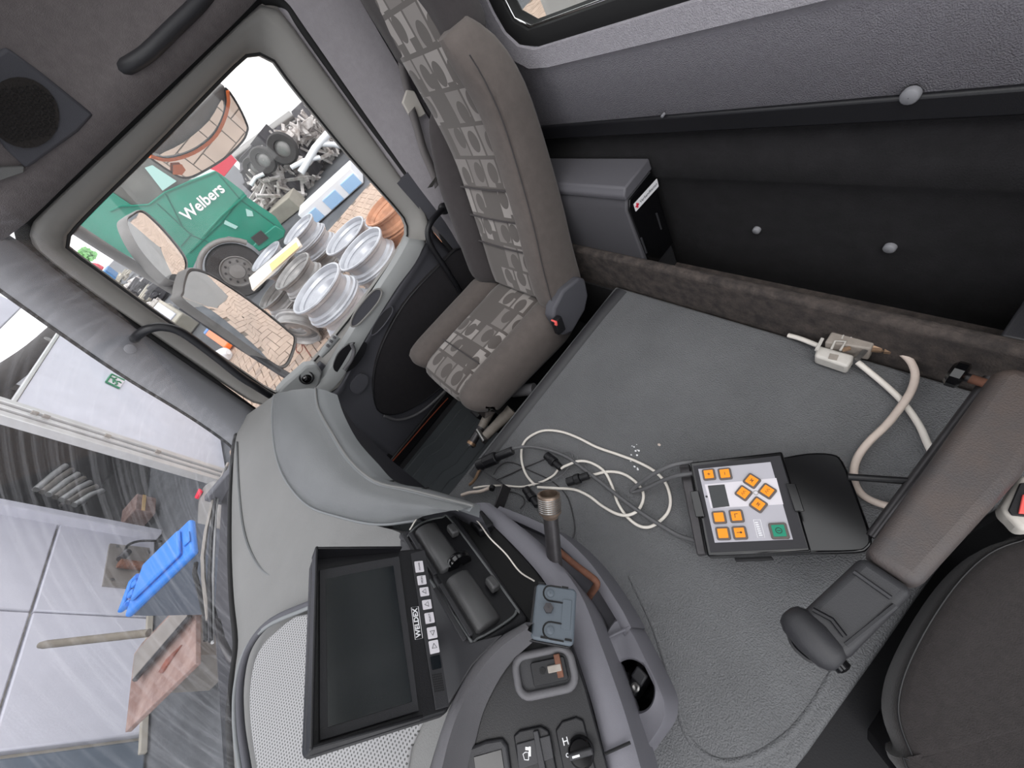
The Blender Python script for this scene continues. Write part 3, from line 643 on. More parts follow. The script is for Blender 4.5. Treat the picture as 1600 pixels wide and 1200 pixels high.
# ================================================================== DASHBOARD
da = thing('dashboard', (0.2, 0.5, 0.2), 'light grey dashboard with padded passenger side, air vents and cup holder', 'dashboard')
def zz(lst, z=None): return [az(p[0], p[1], p[2] if len(p) > 2 else z) for p in lst]
Wl = [(376, 655), (367, 695), (363, 760), (362, 810), (362, 850), (363, 890), (366, 940), (372, 1000), (367, 1050), (362, 1110), (364, 1160), (368, 1220), (374, 1320), (380, 1450)]
Ll = [(428, 618, .858), (427, 660, .858), (438, 730, .858), (470, 780, .858), (530, 805, .858), (590, 822, .86), (634, 840, .868), (690, 925, .868), (738, 1008, .868), (742, 1045, .866), (712, 1090, .866), (690, 1140, .866), (660, 1240, .866), (620, 1380, .866)]
w3 = spline(zz(Wl, 0.838), 4); l3 = spline(zz(Ll), 4)
rows = [[p + V((0, 0.04, -0.03)) for p in w3], [p + V((0, 0.008, -0.006)) for p in w3]] + [[a.lerp(b, k / 10) for a, b in zip(w3, l3)] for k in range(11)]
rows.append([p + V((0, -0.004, -0.03)) for p in l3])
MB().grid(rows).build('dash_top', 'dash', da)
MB().tube([p + V((0, 0.008, -0.002)) for p in w3], 0.007, 8).build('windscreen_gasket', 'rubber', da)
sm = zz([(368, 690), (371, 760), (379, 830), (398, 878), (428, 902), (480, 902), (505, 899)], 0.847)
sm = [V((p.x, p.y, 0.8425 + 0.0 * i)) for i, p in enumerate(zz([(368, 690), (371, 760), (379, 830), (398, 878), (428, 902), (480, 902), (505, 899)], 0.846))]
MB().tube(spline(sm, 6), 0.0032, 6).build('cover_seam', 'dash_pad', da)
# padded crescent
Cc = zz([(428, 618), (426, 650), (430, 700), (445, 745), (480, 787), (530, 806), (590, 818), (650, 812)], .859)
Cm = zz([(446, 612), (447, 645), (456, 690), (476, 735), (512, 768), (560, 788), (625, 796), (695, 800)], .884)
Cn = zz([(470, 608), (474, 643), (490, 690), (515, 733), (553, 762), (605, 778), (663, 788), (720, 797)], .889)
Cd = zz([(494, 607), (499, 639), (521, 679), (547, 719), (587, 753), (640, 766), (690, 779), (741, 792)], .879)
Ce = zz([(527, 617), (537, 647), (558, 687), (590, 724), (619, 753), (665, 763), (710, 776), (750, 789)], .845)
S = lambda l: spline(l, 5)
MB().grid([[p + V((0, 0.0, -0.012)) for p in S(Cc)], S(Cc), [a.lerp(b, .35) + V((0, 0, .006)) for a, b in zip(S(Cc), S(Cm))], [a.lerp(b, .75) + V((0, 0, .004)) for a, b in zip(S(Cc), S(Cm))], S(Cm), [a.lerp(b, .5) + V((0, 0, .003)) for a, b in zip(S(Cm), S(Cn))], S(Cn), [a.lerp(b, .5) + V((0, 0, .003)) for a, b in zip(S(Cn), S(Cd))], S(Cd)]).build('padded_top', 'dash_pad', da, ang=60)
MB().tube([p + V((0, 0.002, 0.0)) for p in S(Cc)], 0.003, 6).build('pad_piping', 'dash_trim', da)
tr_ = MB().grid([[p + V((0, 0.01, 0.002)) for p in S(Cd)], [p + V((0, 0, 0.003)) for p in S(Cd)], [a.lerp(b, .5) + V((0, -0.002, 0.004)) for a, b in zip(S(Cd), S(Ce))], S(Ce), [p + V((0.0, 0.02, -0.02)) for p in S(Ce)]]).build('trim_strip', 'dash_trim', da, ang=60)
MB().tube([p + V((0, -0.001, 0.003)) for p in S(Cd)], 0.0025, 6).build('trim_bead', 'dash', da)
for q in ((600, 753, 615, 748), (654, 764, 660, 757)): MB().tube([az(q[0] - 12, q[1] + 4, .876), az(q[0] + 16, q[1] - 2, .85)], 0.0016, 6).build('trim_joint', 'rubber', tr_)
MB().grid([[p + V((0, 0.012, -0.012)) for p in S(Ce)], [p + V((0, 0.05, -0.1)) for p in S(Ce)], [p + V((0, 0.1, -0.3)) for p in S(Ce)], [V((p.x, p.y + 0.16, 0.22)) for p in S(Ce)]]).build('knee_panel', 'door_panel', da)
# door end ball vent
bv = ax(479, 590, 0.942)
MB().lathe(bv, (-0.9, -0.25, 0.35), [(0.024, -0.02), (0.024, 0.002), (0.021, 0.005), (0.019, 0.002), (0.018, -0.02)], 22).build('ball_vent', 'black_plastic', S_D)
MB().lathe(bv, (-0.9, -0.25, 0.35), [(0.0182, -0.012), (0.015, -0.002), (0.008, 0.003), (0.0005, 0.005)], 18).build('vent_ball', 'gloss_black', S_D)
podp = [ax(a, b, 0.945) for a, b in ((432, 616), (446, 600), (478, 572), (496, 570), (504, 582), (500, 600), (492, 612), (460, 618))]
MB().prism(podp, (0.05, 0, 0)).build('vent_pod', 'door_band', S_D, bevel=0.008)
# perforated panel in front of the windscreen
def perforated():
    m = bpy.data.materials.new('perforated'); m.use_nodes = True; nt = m.node_tree; b = nt.nodes['Principled BSDF']; b.inputs['Roughness'].default_value = 0.6
    tc = nt.nodes.new('ShaderNodeTexCoord'); mp = nt.nodes.new('ShaderNodeMapping'); mp.inputs['Scale'].default_value = (200, 200, 0); mp.inputs['Rotation'].default_value = (0, 0, 0.05)
    vo = nt.nodes.new('ShaderNodeTexVoronoi'); vo.inputs['Randomness'].default_value = 0.0; vo.inputs['Scale'].default_value = 1.0
    r = nt.nodes.new('ShaderNodeValToRGB'); r.color_ramp.interpolation = 'LINEAR'
    r.color_ramp.elements[0].position = 0.24; r.color_ramp.elements[1].position = 0.3
    r.color_ramp.elements[0].color = lin((72, 72, 72)); r.color_ramp.elements[1].color = lin((146, 146, 147))
    nt.links.new(tc.outputs['Object'], mp.inputs[0]); nt.links.new(mp.outputs[0], vo.inputs['Vector'])
    nt.links.new(vo.outputs['Distance'], r.inputs[0]); nt.links.new(r.outputs[0], b.inputs['Base Color']); MATS['perforated'] = m
perforated()
pf = spline(zz([(485, 958), (432, 985), (402, 1020), (390, 1070), (390, 1130), (400, 1200), (415, 1290), (600, 1290), (640, 1170), (672, 1085), (640, 1000)], .868), 3, True)
pp = MB().prism([p + V((0, 0, -0.02)) for p in pf], (0, 0, 0.02)).build('perforated_panel', 'perforated', da, bevel=0.003)
gl = spline(zz([(492, 940), (425, 970), (390, 1010), (376, 1065), (376, 1130), (386, 1200), (400, 1290)], .866), 5)
MB().tube(gl, 0.006, 8).build('panel_groove', 'door_panel', pp)
MB().tube([p + V((0, 0.012, 0.001)) for p in gl], 0.004, 8).build('panel_edge', 'dash_trim', pp)
# centre fascia below everything
fas = zz([(634, 838), (700, 800), (745, 792), (800, 845), (850, 905), (900, 1000), (960, 1200), (985, 1300), (660, 1300), (700, 1130), (742, 1050), (738, 1010)], .745)
MB().prism([p + V((0, 0, -0.14)) for p in fas], (0, 0, 0.14)).build('fascia_core', 'black_plastic', da, bevel=0.005)
MB().prism([az(*p, .8625) for p in ((630, 845), (660, 850), (738, 1005), (790, 992), (744, 1040), (714, 1088), (700, 1112), (672, 1050), (640, 960))], (0, 0, 0.0085)).build('fascia_skirt', 'dark_plastic', da, bevel=0.002)
# vent panel
VA, VB, VC, VD = az(622, 832, .872), az(712, 803, .797), az(826, 966, .797), az(732, 1018, .872)
vn = (VC - VA).cross(VB - VD).normalized()
if vn.z < 0: vn = -vn
VM = frame(V((-1, 0, 0)), vn.cross(V((-1, 0, 0)))); VM = Matrix((V((-1, 0, 0)), vn.cross(V((-1, 0, 0))), vn)).transposed()
vo_ = (VA + VB + VC + VD) / 4
vw = (VD.x - VA.x) * -1 * -1
vp = MB().prism([p - vn * 0.03 for p in (VA, VB, VC, VD)], vn * 0.03).build('vent_panel', 'dark_plastic', da, bevel=0.006, seg=3)
def vpt(px, py, h=0.0): return apl(px, py, vo_, vn) + vn * h
bz_ = spline([vpt(*p, 0.001) for p in ((640, 838), (660, 820), (690, 812), (706, 818), (800, 945), (806, 958), (795, 972), (745, 1002), (728, 994), (642, 860))], 4, True)
MB().prism(bz_, vn * 0.004).build('vent_bezel', 'black_plastic', vp, smooth=False)
loop_tube([p + vn * 0.004 for p in bz_], 0.0018).build('bezel_bead', 'dash_pad', vp)
mat('vent_grey', (74, 74, 75), 0.35, 0.1, 900)
def drum(px0, py0, px1, py1, nm):
    a = vpt(px0, py0, 0.004); b = vpt(px1, py1, 0.004)
    up_ = VM.col[1]
    sec = []
    d = (b - a)
    for s_ in (0, 0.03, 0.97, 1):
        f = 0.82 if s_ in (0, 1) else 1
        sec.append([a + d * s_ + up_ * (0.02 * math.cos(t)) * f + vn * (0.013 * math.sin(t) ** 0.6) * f for t in [math.pi * k / 10 for k in range(11)]])
    o = MB().grid(sec); o.f.append(tuple(range(11))); o.f.append(tuple(33 + k for k in range(11)))
    dr = o.build(nm, 'vent_grey', vp, ang=50)
    for j, off in ((0, 0.0285), (1, 0.038)):
        MB().box((a + b) / 2 - up_ * off + vn * (0.006 - 0.003 * j), (d.length * 0.97, 0.007, 0.004), Matrix((d.normalized(), vn.cross(d.normalized()), vn)).transposed()).build('vent_slat', 'dark_plastic', dr, bevel=0.001)
    return dr
d1_ = drum(664, 829, 706, 893, 'vent_drum'); d2_ = drum(713, 905, 764, 984, 'vent_drum')
for px, py, dd in ((707, 838, d1_), (768, 922, d2_)):
    MB().box(vpt(px, py, 0.014), (0.022, 0.014, 0.014), VM).build('vent_tab', 'vent_grey', dd, bevel=0.003)
wc = vpt(716, 884, 0.006)
MB().lathe(wc, V((1, 0, 0)), [(0.004, -0.007), (0.02, -0.006), (0.022, -0.003), (0.022, 0.003), (0.02, 0.006), (0.004, 0.007)], 20).build('vent_wheel', 'gloss_black', vp)
# open slot under the vents, with a small socket box
a_, b_ = az(708, 806, .79), az(822, 966, .79)
sl = MB(); sl.prism([V((0.03, 0.205, .79)), V((-0.2, 0.205, .79)), V((-0.2, 0.165, .748)), V((0.03, 0.165, .748))], (0, 0.01, -0.003)).build('storage_slot', 'rubber', da, smooth=False)
MB().box(az(752, 818, .775), (0.04, 0.03, 0.02), frame((1, 0, 0), (0, 0.8, 0.6))).build('socket_box', 'black_plastic', da, bevel=0.004)
# rail
Rl = zz([(735, 788), (742, 794), (800, 850), (846, 902), (870, 945), (888, 990), (903, 1030), (925, 1100), (945, 1180), (965, 1270)], .752)
Rr = zz([(765, 786), (776, 794), (830, 836), (872, 880), (908, 930), (938, 1005), (958, 1060), (976, 1113), (1000, 1195), (1020, 1280)], .74)
rl, rr_ = spline(Rl, 5), spline(Rr, 5)
MB().grid([[p + V((0, 0.004, -0.03)) for p in rl], rl, [a.lerp(b, .25) + V((0, 0, .006)) for a, b in zip(rl, rr_)], [a.lerp(b, .75) + V((0, 0, .006)) for a, b in zip(rl, rr_)], rr_, [p + V((0, 0.004, -0.03)) for p in rr_], [p + V((0, 0.03, -0.15)) for p in rr_]]).build('console_rail', 'rail_grey', da, ang=50)
MB().tube([az(945, 1178, .762), az(985, 1160, .75)], 0.0018, 6).build('rail_joint', 'rubber', da)
# lower tray with cup holder
ol = zz([(780, 792, .63), (800, 800, .63), (832, 813, .63), (872, 834, .63), (922, 882, .625), (967, 948, .622), (985, 982, .622)])
il = zz([(790, 806, .63), (810, 815, .63), (830, 832, .62), (862, 858, .62), (900, 908, .62), (935, 965, .62), (940, 1003, .62)])
olS, ilS = spline(ol, 5), spline(il, 5)
MB().grid([[V((p.x, p.y - 0.004, TZ - 0.004)) for p in olS], [p + V((0, -0.002, 0)) for p in olS], [p + V((0.0, 0.008, 0.003)) for p in olS], [p + V((0.0, 0.016, 0.0)) for p in olS], [V((p.x, p.y + 0.022, 0.575)) for p in olS], [V((p.x, p.y + 0.1, 0.57)) for p in olS]]).build('tray_rim', 'rail_grey', da, ang=50)
cc = az(988, 1070, .622)
bnd = spline([az(*p) for p in ((942, 1000, .635), (962, 965, .622), (985, 982, .622), (1010, 1030, .622), (1032, 1075, .622), (1041, 1105, .62), (1036, 1135, .62), (1012, 1170, .62), (985, 1200, .625), (975, 1160, .63), (960, 1080, .64), (950, 1035, .64))], 4, True)
AXZ = (V((1, 0, 0)), V((0, 1, 0)))
bo = angle_loop(bnd, cc, AXZ, 64)
cr_ = lambda r, z: [V((cc.x + r * math.cos(6.283185 * k / 64), cc.y + r * math.sin(6.283185 * k / 64), z)) for k in range(64)]
MB().grid([[V((p.x + (p.x - cc.x) * 0.02, p.y + (p.y - cc.y) * 0.02, TZ - 0.01)) for p in bo], [p + V((0, 0, -0.006)) for p in bo], [p.lerp(cc, 0.05) + V((0, 0, 0)) for p in bo], [p.lerp(cc, 0.2) for p in bo], cr_(0.035, .624), cr_(0.0325, .62), cr_(0.032, .6)], True).build('cup_shelf', 'rail_grey', da, ang=50)
MB().grid([cr_(0.0325, .617), cr_(0.031, .59), cr_(0.03, .55), cr_(0.001, .549)], True).build('cup_well', 'gloss_black', da)
MB().grid([[az(938, 1004, .64), az(985, 982, .622)], [az(938, 1004, .57), az(985, 982, .57)]]).build('tray_end', 'rail_grey', da, thick=0.004)
# switch panel and cowl
cwo = zz([(822, 972), (775, 1000), (738, 1040), (710, 1090), (690, 1140), (672, 1200), (640, 1300)], .866)
cwm = zz([(826, 980), (782, 1012), (750, 1048), (722, 1100), (703, 1150), (688, 1210), (660, 1310)], .884)
cwi = zz([(832, 990), (792, 1026), (766, 1060), (741, 1110), (727, 1160), (712, 1225), (690, 1320)], .845)
A5, B5, C5 = spline(cwo, 5), spline(cwm, 5), spline(cwi, 5)
MB().grid([[p + V((0, 0, -0.05)) for p in A5], A5, [a.lerp(b, .5) + V((0, 0, .004)) for a, b in zip(A5, B5)], B5, [a.lerp(b, .5) + V((0, 0, .008)) for a, b in zip(B5, C5)], C5, [p + V((-0.002, 0, -0.02)) for p in C5]]).build('instrument_cowl', 'mid_grey', da, ang=60)
q0, q1, q2 = az(728, 1150, .828), az(830, 995, .805), az(945, 1160, .765)
sn = (q1 - q0).cross(q2 - q0).normalized()
if sn.z < 0: sn = -sn
def spx(px, py, h=0.0): return apl(px, py, q0, sn) + sn * h
swp = MB().prism([spx(*p, -0.03) for p in ((690, 1320), (712, 1225), (727, 1160), (741, 1110), (766, 1060), (792, 1026), (832, 990), (893, 1008), (915, 1075), (948, 1195), (975, 1300))], sn * 0.03).build('switch_panel', 'black_plastic', da, bevel=0.002)
def spoly(pts, h0, h1, nm, m, par, bev=0.001): return MB().prism([spx(*p, h0) for p in pts], sn * (h1 - h0)).build(nm, m, par, bevel=bev)
s1 = spoly(((727, 1180), (735, 1166), (760, 1156), (785, 1152), (794, 1164), (802, 1225), (738, 1240)), 0, 0.006, 'switch', 'dark_plastic', swp, 0.003)
spoly(((742, 1180), (785, 1168), (794, 1230), (750, 1240)), 0.0062, 0.007, 'switch_well', 'gloss_black', s1)
s2 = spoly(((803, 1148), (812, 1140), (845, 1133), (858, 1140), (872, 1212), (816, 1228)), 0, 0.005, 'switch', 'black_plastic', swp, 0.002)
spoly(((808, 1160), (860, 1146), (866, 1182), (812, 1200)), 0.005, 0.0075, 'switch_rocker', 'dark_plastic', s2, 0.001)
spoly(((834, 1140), (842, 1138), (856, 1210), (846, 1214)), 0.0055, 0.0095, 'switch_ridge', 'dark_plastic', s2, 0.001)
ic = spx(826, 1174, 0.0078)
im = Matrix((V((1, 0, 0)), sn.cross(V((1, 0, 0))).normalized(), sn)).transposed()
iu = (spx(826, 1166) - spx(826, 1182)).normalized(); im = Matrix((iu, sn.cross(iu), sn)).transposed()
MB().tube([ic + im @ V(p) for p in ((-0.006, -0.001, 0), (-0.006, 0.004, 0), (-0.001, 0.006, 0), (0.001, 0.003, 0), (0.001, -0.001, 0), (-0.006, -0.001, 0))], 0.0005, 5).build('cab_icon', 'white_print', s2)
MB().box(ic + im @ V((0.002, -0.0025, 0)), (0.009, 0.0025, 0.0006), im).box(ic + im @ V((0.0045, 0.001, 0)), (0.003, 0.004, 0.0006), im).build('chassis_icon', 'white_print', s2, smooth=False)
s3 = spoly(((868, 1140), (878, 1126), (900, 1119), (912, 1124), (934, 1215), (886, 1228)), 0, 0.004, 'switch', 'black_plastic', swp, 0.002)
kc = spx(908, 1172, 0.004)
MB().lathe(kc, sn, [(0.016, 0), (0.0155, 0.006), (0.013, 0.009), (0.0005, 0.0092)], 24).build('rotary_knob', 'gloss_black', s3)
ku = (spx(920, 1168) - spx(896, 1175)).normalized(); KM = Matrix((ku, sn.cross(ku), sn)).transposed()
MB().box(kc + sn * 0.011, (0.03, 0.007, 0.006), KM).build('knob_grip', 'dark_plastic', s3, bevel=0.002)
MB().box(kc + sn * 0.0145 - ku * 0.006, (0.009, 0.002, 0.001), KM).build('knob_mark', 'white_print', s3, smooth=False)
text('axle_mark', 'H', spx(884, 1157, 0.0045), KM, 0.011, 'white_print', s3, 0.0003)
text('zero_mark', 'o', spx(887, 1177, 0.0045), KM, 0.009, 'white_print', s3, 0.0003)

# ================================================================== THINGS ON THE DASH
# phone cradle
pc_ = spx(853, 1047, 0.0)
cu_ = (spx(900, 1035) - spx(806, 1055)).normalized(); CM = Matrix((cu_, sn.cross(cu_), sn)).transposed()
cw = (spx(900, 1035) - spx(806, 1055)).length; ch_ = (spx(850, 1012) - spx(858, 1085)).length
ph = thing('phone_cradle', pc_, 'worn dark plastic phone cradle clipped below the grey mount plate', 'cradle')
plate(MB(), pc_, CM, cw * 0.92, ch_ * 0.85, 0.012, 0.012, z0=0.001).build('base', 'dark_plastic', ph, bevel=0.003)
rim = [pc_ + CM @ V((x, y, 0.016)) for x, y in rrect(cw * 0.9, ch_ * 0.85, 0.014, 5)]
loop_tube(rim, 0.005, 8).build('rim', 'mid_grey', ph)
plate(MB(), pc_, CM, cw * 0.55, ch_ * 0.5, 0.003, 0.006, cx=0.006, z0=0.0135).build('clip_plate', 'black_plastic', ph, bevel=0.001)
MB().box(pc_ + CM @ V((0.014, 0.002, 0.021)), (0.018, 0.008, 0.004), CM).build('latch', 'connector_dark', ph, bevel=0.001)
MB().box(pc_ + CM @ V((cw * 0.24, 0.004, 0.0205)), (0.008, ch_ * 0.5, 0.004), CM).build('worn_edge', 'rusty', ph, bevel=0.001)
MB().lathe(pc_ + CM @ V((-0.002, 0.002, 0.02)), sn, [(0.004, -0.001), (0.004, 0.001), (0.0005, 0.001)], 10).build('screw', 'rubber', ph)
# mount plate
po = az(866, 958, .83); pn = V((-0.2, -0.42, 0.88)).normalized()
def ppx(px, py, h=0.0): return apl(px, py, po, pn) + pn * h
mp_ = thing('mount_plate', po - pn * 0.06, 'blue grey slotted mounting plate in front of the steel pole', 'mounting plate')
tl, tr2, br, bl = ppx(830, 908), ppx(896, 922), ppx(902, 1008), ppx(838, 1000)
pu = ((tr2 - tl) + (br - bl)).normalized(); PM = Matrix((pu, pn.cross(pu), pn)).transposed(); pcn = (tl + tr2 + br + bl) / 4
pw, phh = ((tr2 - tl).length + (br - bl).length) / 2, ((bl - tl).length + (br - tr2).length) / 2
plate(MB(), pcn, PM, pw, phh, 0.006, 0.009, z0=-0.009).build('front_plate', 'plate_blue', mp_, bevel=0.003, seg=3)
plate(MB(), pcn - pn * 0.022 - pu * 0.004, PM, pw, phh * 1.02, 0.003, 0.007).build('back_plate', 'black_plastic', mp_, bevel=0.001)
MB().tube([pcn - pn * 0.02, pcn - pn * 0.06], 0.012, 10).build('stem', 'black_plastic', mp_)
MB().lathe(ppx(857, 951), pn, [(0.0065, 0), (0.0065, 0.006), (0.0005, 0.0062)], 6).build('bolt', 'dark_steel', mp_, smooth=False)
for cy, nm in ((923, 'slot'), (981, 'slot')):
    c = ppx(860, cy + 4, 0.0004); h_ = 0.0095
    arc = [c + PM @ V((0.014, h_, 0)), c + PM @ V((0, h_, 0))] + [c + PM @ V((-h_ * math.sin(t), h_ * math.cos(t), 0)) for t in [math.pi * k / 8 for k in range(1, 8)]] + [c + PM @ V((0, -h_, 0)), c + PM @ V((0.018, -h_, 0))]
    MB().tube(arc, 0.0011, 5).build(nm, 'rubber', mp_)
    MB().lathe(c, pn, [(0.005, 0), (0.005, 0.001), (0.004, 0.0015), (0.0005, 0.0015)], 14).build('pad', 'plate_blue', mp_)
for px, py in ((846, 911), (883, 918), (888, 1000), (850, 996)): MB().box(ppx(px, py, 0.0004), (0.009, 0.0025, 0.001), PM).build('notch', 'rubber', mp_, smooth=False)
MB().box(ppx(885, 960, 0.0006), (0.012, 0.035, 0.001), PM).build('raised_field', 'plate_blue', mp_, bevel=0.0004)
# steel pole
pb, pt = az(872, 935, .69), az(857, 772, .805)
pd = (pt - pb).normalized(); PL = (pt - pb).length
mat('worn_steel', (150, 132, 118), 0.35, metal=0.75, var=0.2, vscale=60)
po_ = thing('steel_pole', pb, 'upright steel pole with a threaded open sleeve on top', 'pole')
MB().tube([pb - pd * 0.03, pb + pd * (PL - 0.035)], 0.0125, 16).build('tube', 'dark_steel', po_)
MB().lathe(pb + pd * (PL - 0.04), pd, [(0.0125, 0), (0.0145, 0.004), (0.0185, 0.009), (0.0185, 0.04), (0.0165, 0.041), (0.0148, 0.041), (0.0148, 0.012), (0.0005, 0.012)], 22).build('sleeve', 'worn_steel', po_)
th_ = MB()
for k in range(7): th_.lathe(pb + pd * (PL - 0.028 + k * 0.0035), pd, [(0.0184, 0), (0.0193, 0.0014), (0.0184, 0.0028)], 20)
th_.build('thread', 'steel', po_)
MB().tube([pb - pd * 0.03, pb - pd * 0.034 + V((0, 0, -0.06))], 0.0105, 10).build('foot', 'dark_steel', po_)
# bent copper brown tube in the tray
bt = [az(868, 856, .66), az(893, 878, .66), az(922, 900, .66), az(931, 908, .655), az(932, 915, .65), az(922, 930, .62), az(918, 940, .6)]
tag(MB().tube(spline(bt, 4), 0.006, 10).build('bent_tube', 'rusty'), 'bent brownish metal tube lying in the tray beside the pole', 'tube')
# plug in the cup holder
pg = thing('charger_plug', (cc.x, cc.y, 0.55), 'black charger plug with a bright tip standing in the cup holder', 'plug')
gd_ = (az(1005, 1058, .62) - az(980, 1098, .62)).normalized(); GM = frame(gd_, UP.cross(gd_))
MB().box(V((cc.x, cc.y, 0.585)), (0.045, 0.018, 0.045), GM).build('body', 'black_plastic', pg, bevel=0.004)
MB().box(V((cc.x, cc.y, 0.61)) + GM.col[0] * 0.015, (0.02, 0.02, 0.012), GM).build('cap', 'dark_plastic', pg, bevel=0.003)
MB().lathe(V((cc.x - 0.003, cc.y + 0.002, 0.607)), UP, [(0.0065, 0), (0.0065, 0.003), (0.004, 0.0045), (0.0005, 0.003)], 14).build('tip', 'steel', pg)

# monitor
ma, mb_ = az(662, 856, .90), az(704, 1112, .90)
mu = (ma - mb_).normalized(); hz = V((0, 0, 1)).cross(mu); t62 = math.radians(60)
mv = (hz * math.cos(t62) + UP * math.sin(t62)).normalized(); mn = mu.cross(mv).normalized(); MM = Matrix((mu, mv, mn)).transposed()
if mn.dot(CAM - ma) < 0: mn = -mn; MM = Matrix((mu, mv, mn)).transposed()
def mpx(px, py, h=0.0): return apl(px, py, ma, mn) + mn * h
mw, mh = (ma - mb_).length, (mpx(487, 868) - ma).length
mc = (ma + mb_) / 2 + mv * mh / 2
mo = thing('monitor', mc - mv * mh / 2 - mn * 0.03, 'black flat monitor with a hood and a row of white keys on the dashboard', 'monitor')
plate(MB(), mc, MM, mw, mh, 0.008, 0.02, z0=-0.02).build('housing', 'black_plastic', mo, bevel=0.003)
fr_ = [mpx(*p, 0.0005) for p in ((498, 892), (623, 870), (654, 1112), (498, 1160))]
MB().prism(fr_, mn * 0.003).build('bezel', 'dark_plastic', mo, bevel=0.001)
sc_ = [mpx(*p, 0.0036) for p in ((508, 907), (613, 886), (642, 1098), (511, 1138))]
MB().prism(sc_, mn * 0.0008).build('screen', 'screen', mo, smooth=False)
hd_ = 0.028
xr, xl, y0m, y1m = mw / 2, -mw / 2, -mh / 2 + mh * 0.24, mh / 2
for nm, a, b in (('hood', (xr - 0.002, y0m), (xr - 0.002, y1m)), ('hood', (xl + 0.002, y0m), (xl + 0.002, y1m)), ('hood', (xl, y1m - 0.002), (xr, y1m - 0.002))):
    A = mc + MM @ V((a[0], a[1], 0)); B = mc + MM @ V((b[0], b[1], 0)); d = (B - A).normalized(); sd_ = d.cross(mn)
    h0 = 0.012 if nm == 'hood' and a[1] == y0m else hd_
    MB().prism([A - sd_ * 0.0015, A + mn * h0 - sd_ * 0.0015, B + mn * hd_ - sd_ * 0.0015, B - sd_ * 0.0015], sd_ * 0.003).build(nm, 'black_plastic', mo, bevel=0.001)
MB().prism([mpx(*p, 0.0002) for p in ((641, 866), (663, 860), (701, 1104), (680, 1110))], mn * 0.002).build('key_strip', 'dark_plastic', mo, bevel=0.0005)
keys = [(654, 887, 0.016, 'POWER'), (658, 908, 0.0125, 'MON'), (662, 926, 0.0115, '^'), (666, 946, 0.012, '^'), (670, 967, 0.013, 'SELECT'), (674, 990, 0.0135, '<'), (677, 1012, 0.0145, '>')]
for px, py, s_, t in keys:
    k = MB(); kb = plate(k, mpx(px, py, 0.002), MM, s_, 0.0125, 0.001, 0.002).build('key', 'keypad_light', mo, bevel=0.0004)
    c = mpx(px, py, 0.0042)
    if len(t) > 1: text('key_print', t, c, MM, 0.0032 if len(t) > 3 else 0.0042, 'ink', kb, 0.0001)
    else:
        an = {'^': 0.0, '<': 0.5, '>': -0.5}[t] * math.pi; 
        tri = [c + MM @ V((0.0036 * math.cos(an + g), 0.0036 * math.sin(an + g), 0)) for g in (math.pi / 2, math.pi * 7 / 6, math.pi * 11 / 6)]
        loop_tube(tri, 0.0004, 4).build('key_print', 'ink', kb)
plate(MB(), mpx(680, 1036, 0.002), MM, 0.0145, 0.0125, 0.001, 0.001).build('sensor_window', 'screen', mo)
sg = MB()
for i in range(8):
    for j in range(6):
        sg.box(mpx(675 + j * 2.6 + i * 0.6, 1056 + i * 3.6 - j * 0.5, 0.0022), (0.0016, 0.0014, 0.0006), MM)
sg.build('speaker_holes', 'rubber', mo, smooth=False)['kind'] = 'stuff'
lc_ = mpx(651, 973, 0.0008)
text('brand_print', 'WELDEX', lc_, MM, 0.0088, 'white_print', mo, 0.0003, bold=0.0002)
loop_tube([lc_ + MM @ V((x, y, 0)) for x, y in ((-0.0195, -0.0048), (0.0195, -0.0048), (0.0195, 0.0048), (-0.0195, 0.0048))], 0.0004, 4).build('brand_frame', 'white_print', mo)
MB().tube([mc - mv * mh * 0.35 - mn * 0.02, V((mc.x, mc.y + 0.05, 0.866))], 0.012, 10).build('foot', 'dark_plastic', mo)
# thin white wire across the vents
ww = [vpt(640, 832, 0.006), vpt(655, 818, 0.018), vpt(680, 810, 0.024), vpt(705, 810, 0.024), vpt(740, 823, 0.02), az(765, 840, .815), az(790, 865, .80), az(812, 893, .79), az(835, 908, .77)]
tag(MB().tube(spline(ww, 6), 0.0012, 6).build('thin_wire', 'white_cable'), 'thin white wire running across the air vents to the mounting plate', 'wire')

# ================================================================== CONTROL PAD, CABLES, SMALL THINGS
PZ = 0.625
cp = thing('control_pad', az(1170, 790, 0.58), 'black control pad with orange keys and one green key on the engine tunnel', 'control pad')
body = [az(*p, PZ) for p in ((1078, 722), (1222, 705), (1268, 862), (1105, 869))]
MB().prism([p + V((0, 0, -0.028)) for p in body], (0, 0, 0.028)).build('housing', 'gloss_black', cp, bevel=0.003)
mat('pad_face', (36, 35, 40), 0.5)
pu_ = (body[1] - body[0]).normalized(); KP = frame(pu_, UP.cross(pu_)); pv_ = KP.col[1]
def kz(px, py, h=0.0): return az(px, py, PZ + h)
MB().prism([kz(*p, 0.0004) for p in ((1083, 728), (1219, 712), (1262, 856), (1110, 863))], (0, 0, 0.0008)).build('face', 'pad_face', cp, smooth=False)
MB().prism([kz(*p, 0.0012) for p in ((1091, 733), (1204, 722), (1239, 843), (1117, 848))], (0, 0, 0.0006)).build('face_sheet', 'keypad_grey', cp, smooth=False)
MB().prism([kz(*p, 0.0018) for p in ((1101, 757), (1213, 747), (1224, 788), (1111, 794))], (0, 0, 0.0004)).build('face_stripe', 'keypad_light', cp, smooth=False)
MB().prism([kz(*p, 0.0022) for p in ((1106, 759), (1132, 757), (1140, 791), (1114, 794))], (0, 0, 0.0005)).build('display', 'screen', cp, smooth=False)
MB().lathe(kz(1104, 776, 0.0018), UP, [(0.0018, 0), (0.0018, 0.0008), (0.0003, 0.0008)], 10).build('lamp', 'ink', cp)
mat('key_frame', (92, 84, 80), 0.4)
K45 = Matrix.Rotation(math.radians(45), 3, 'Z') @ KP
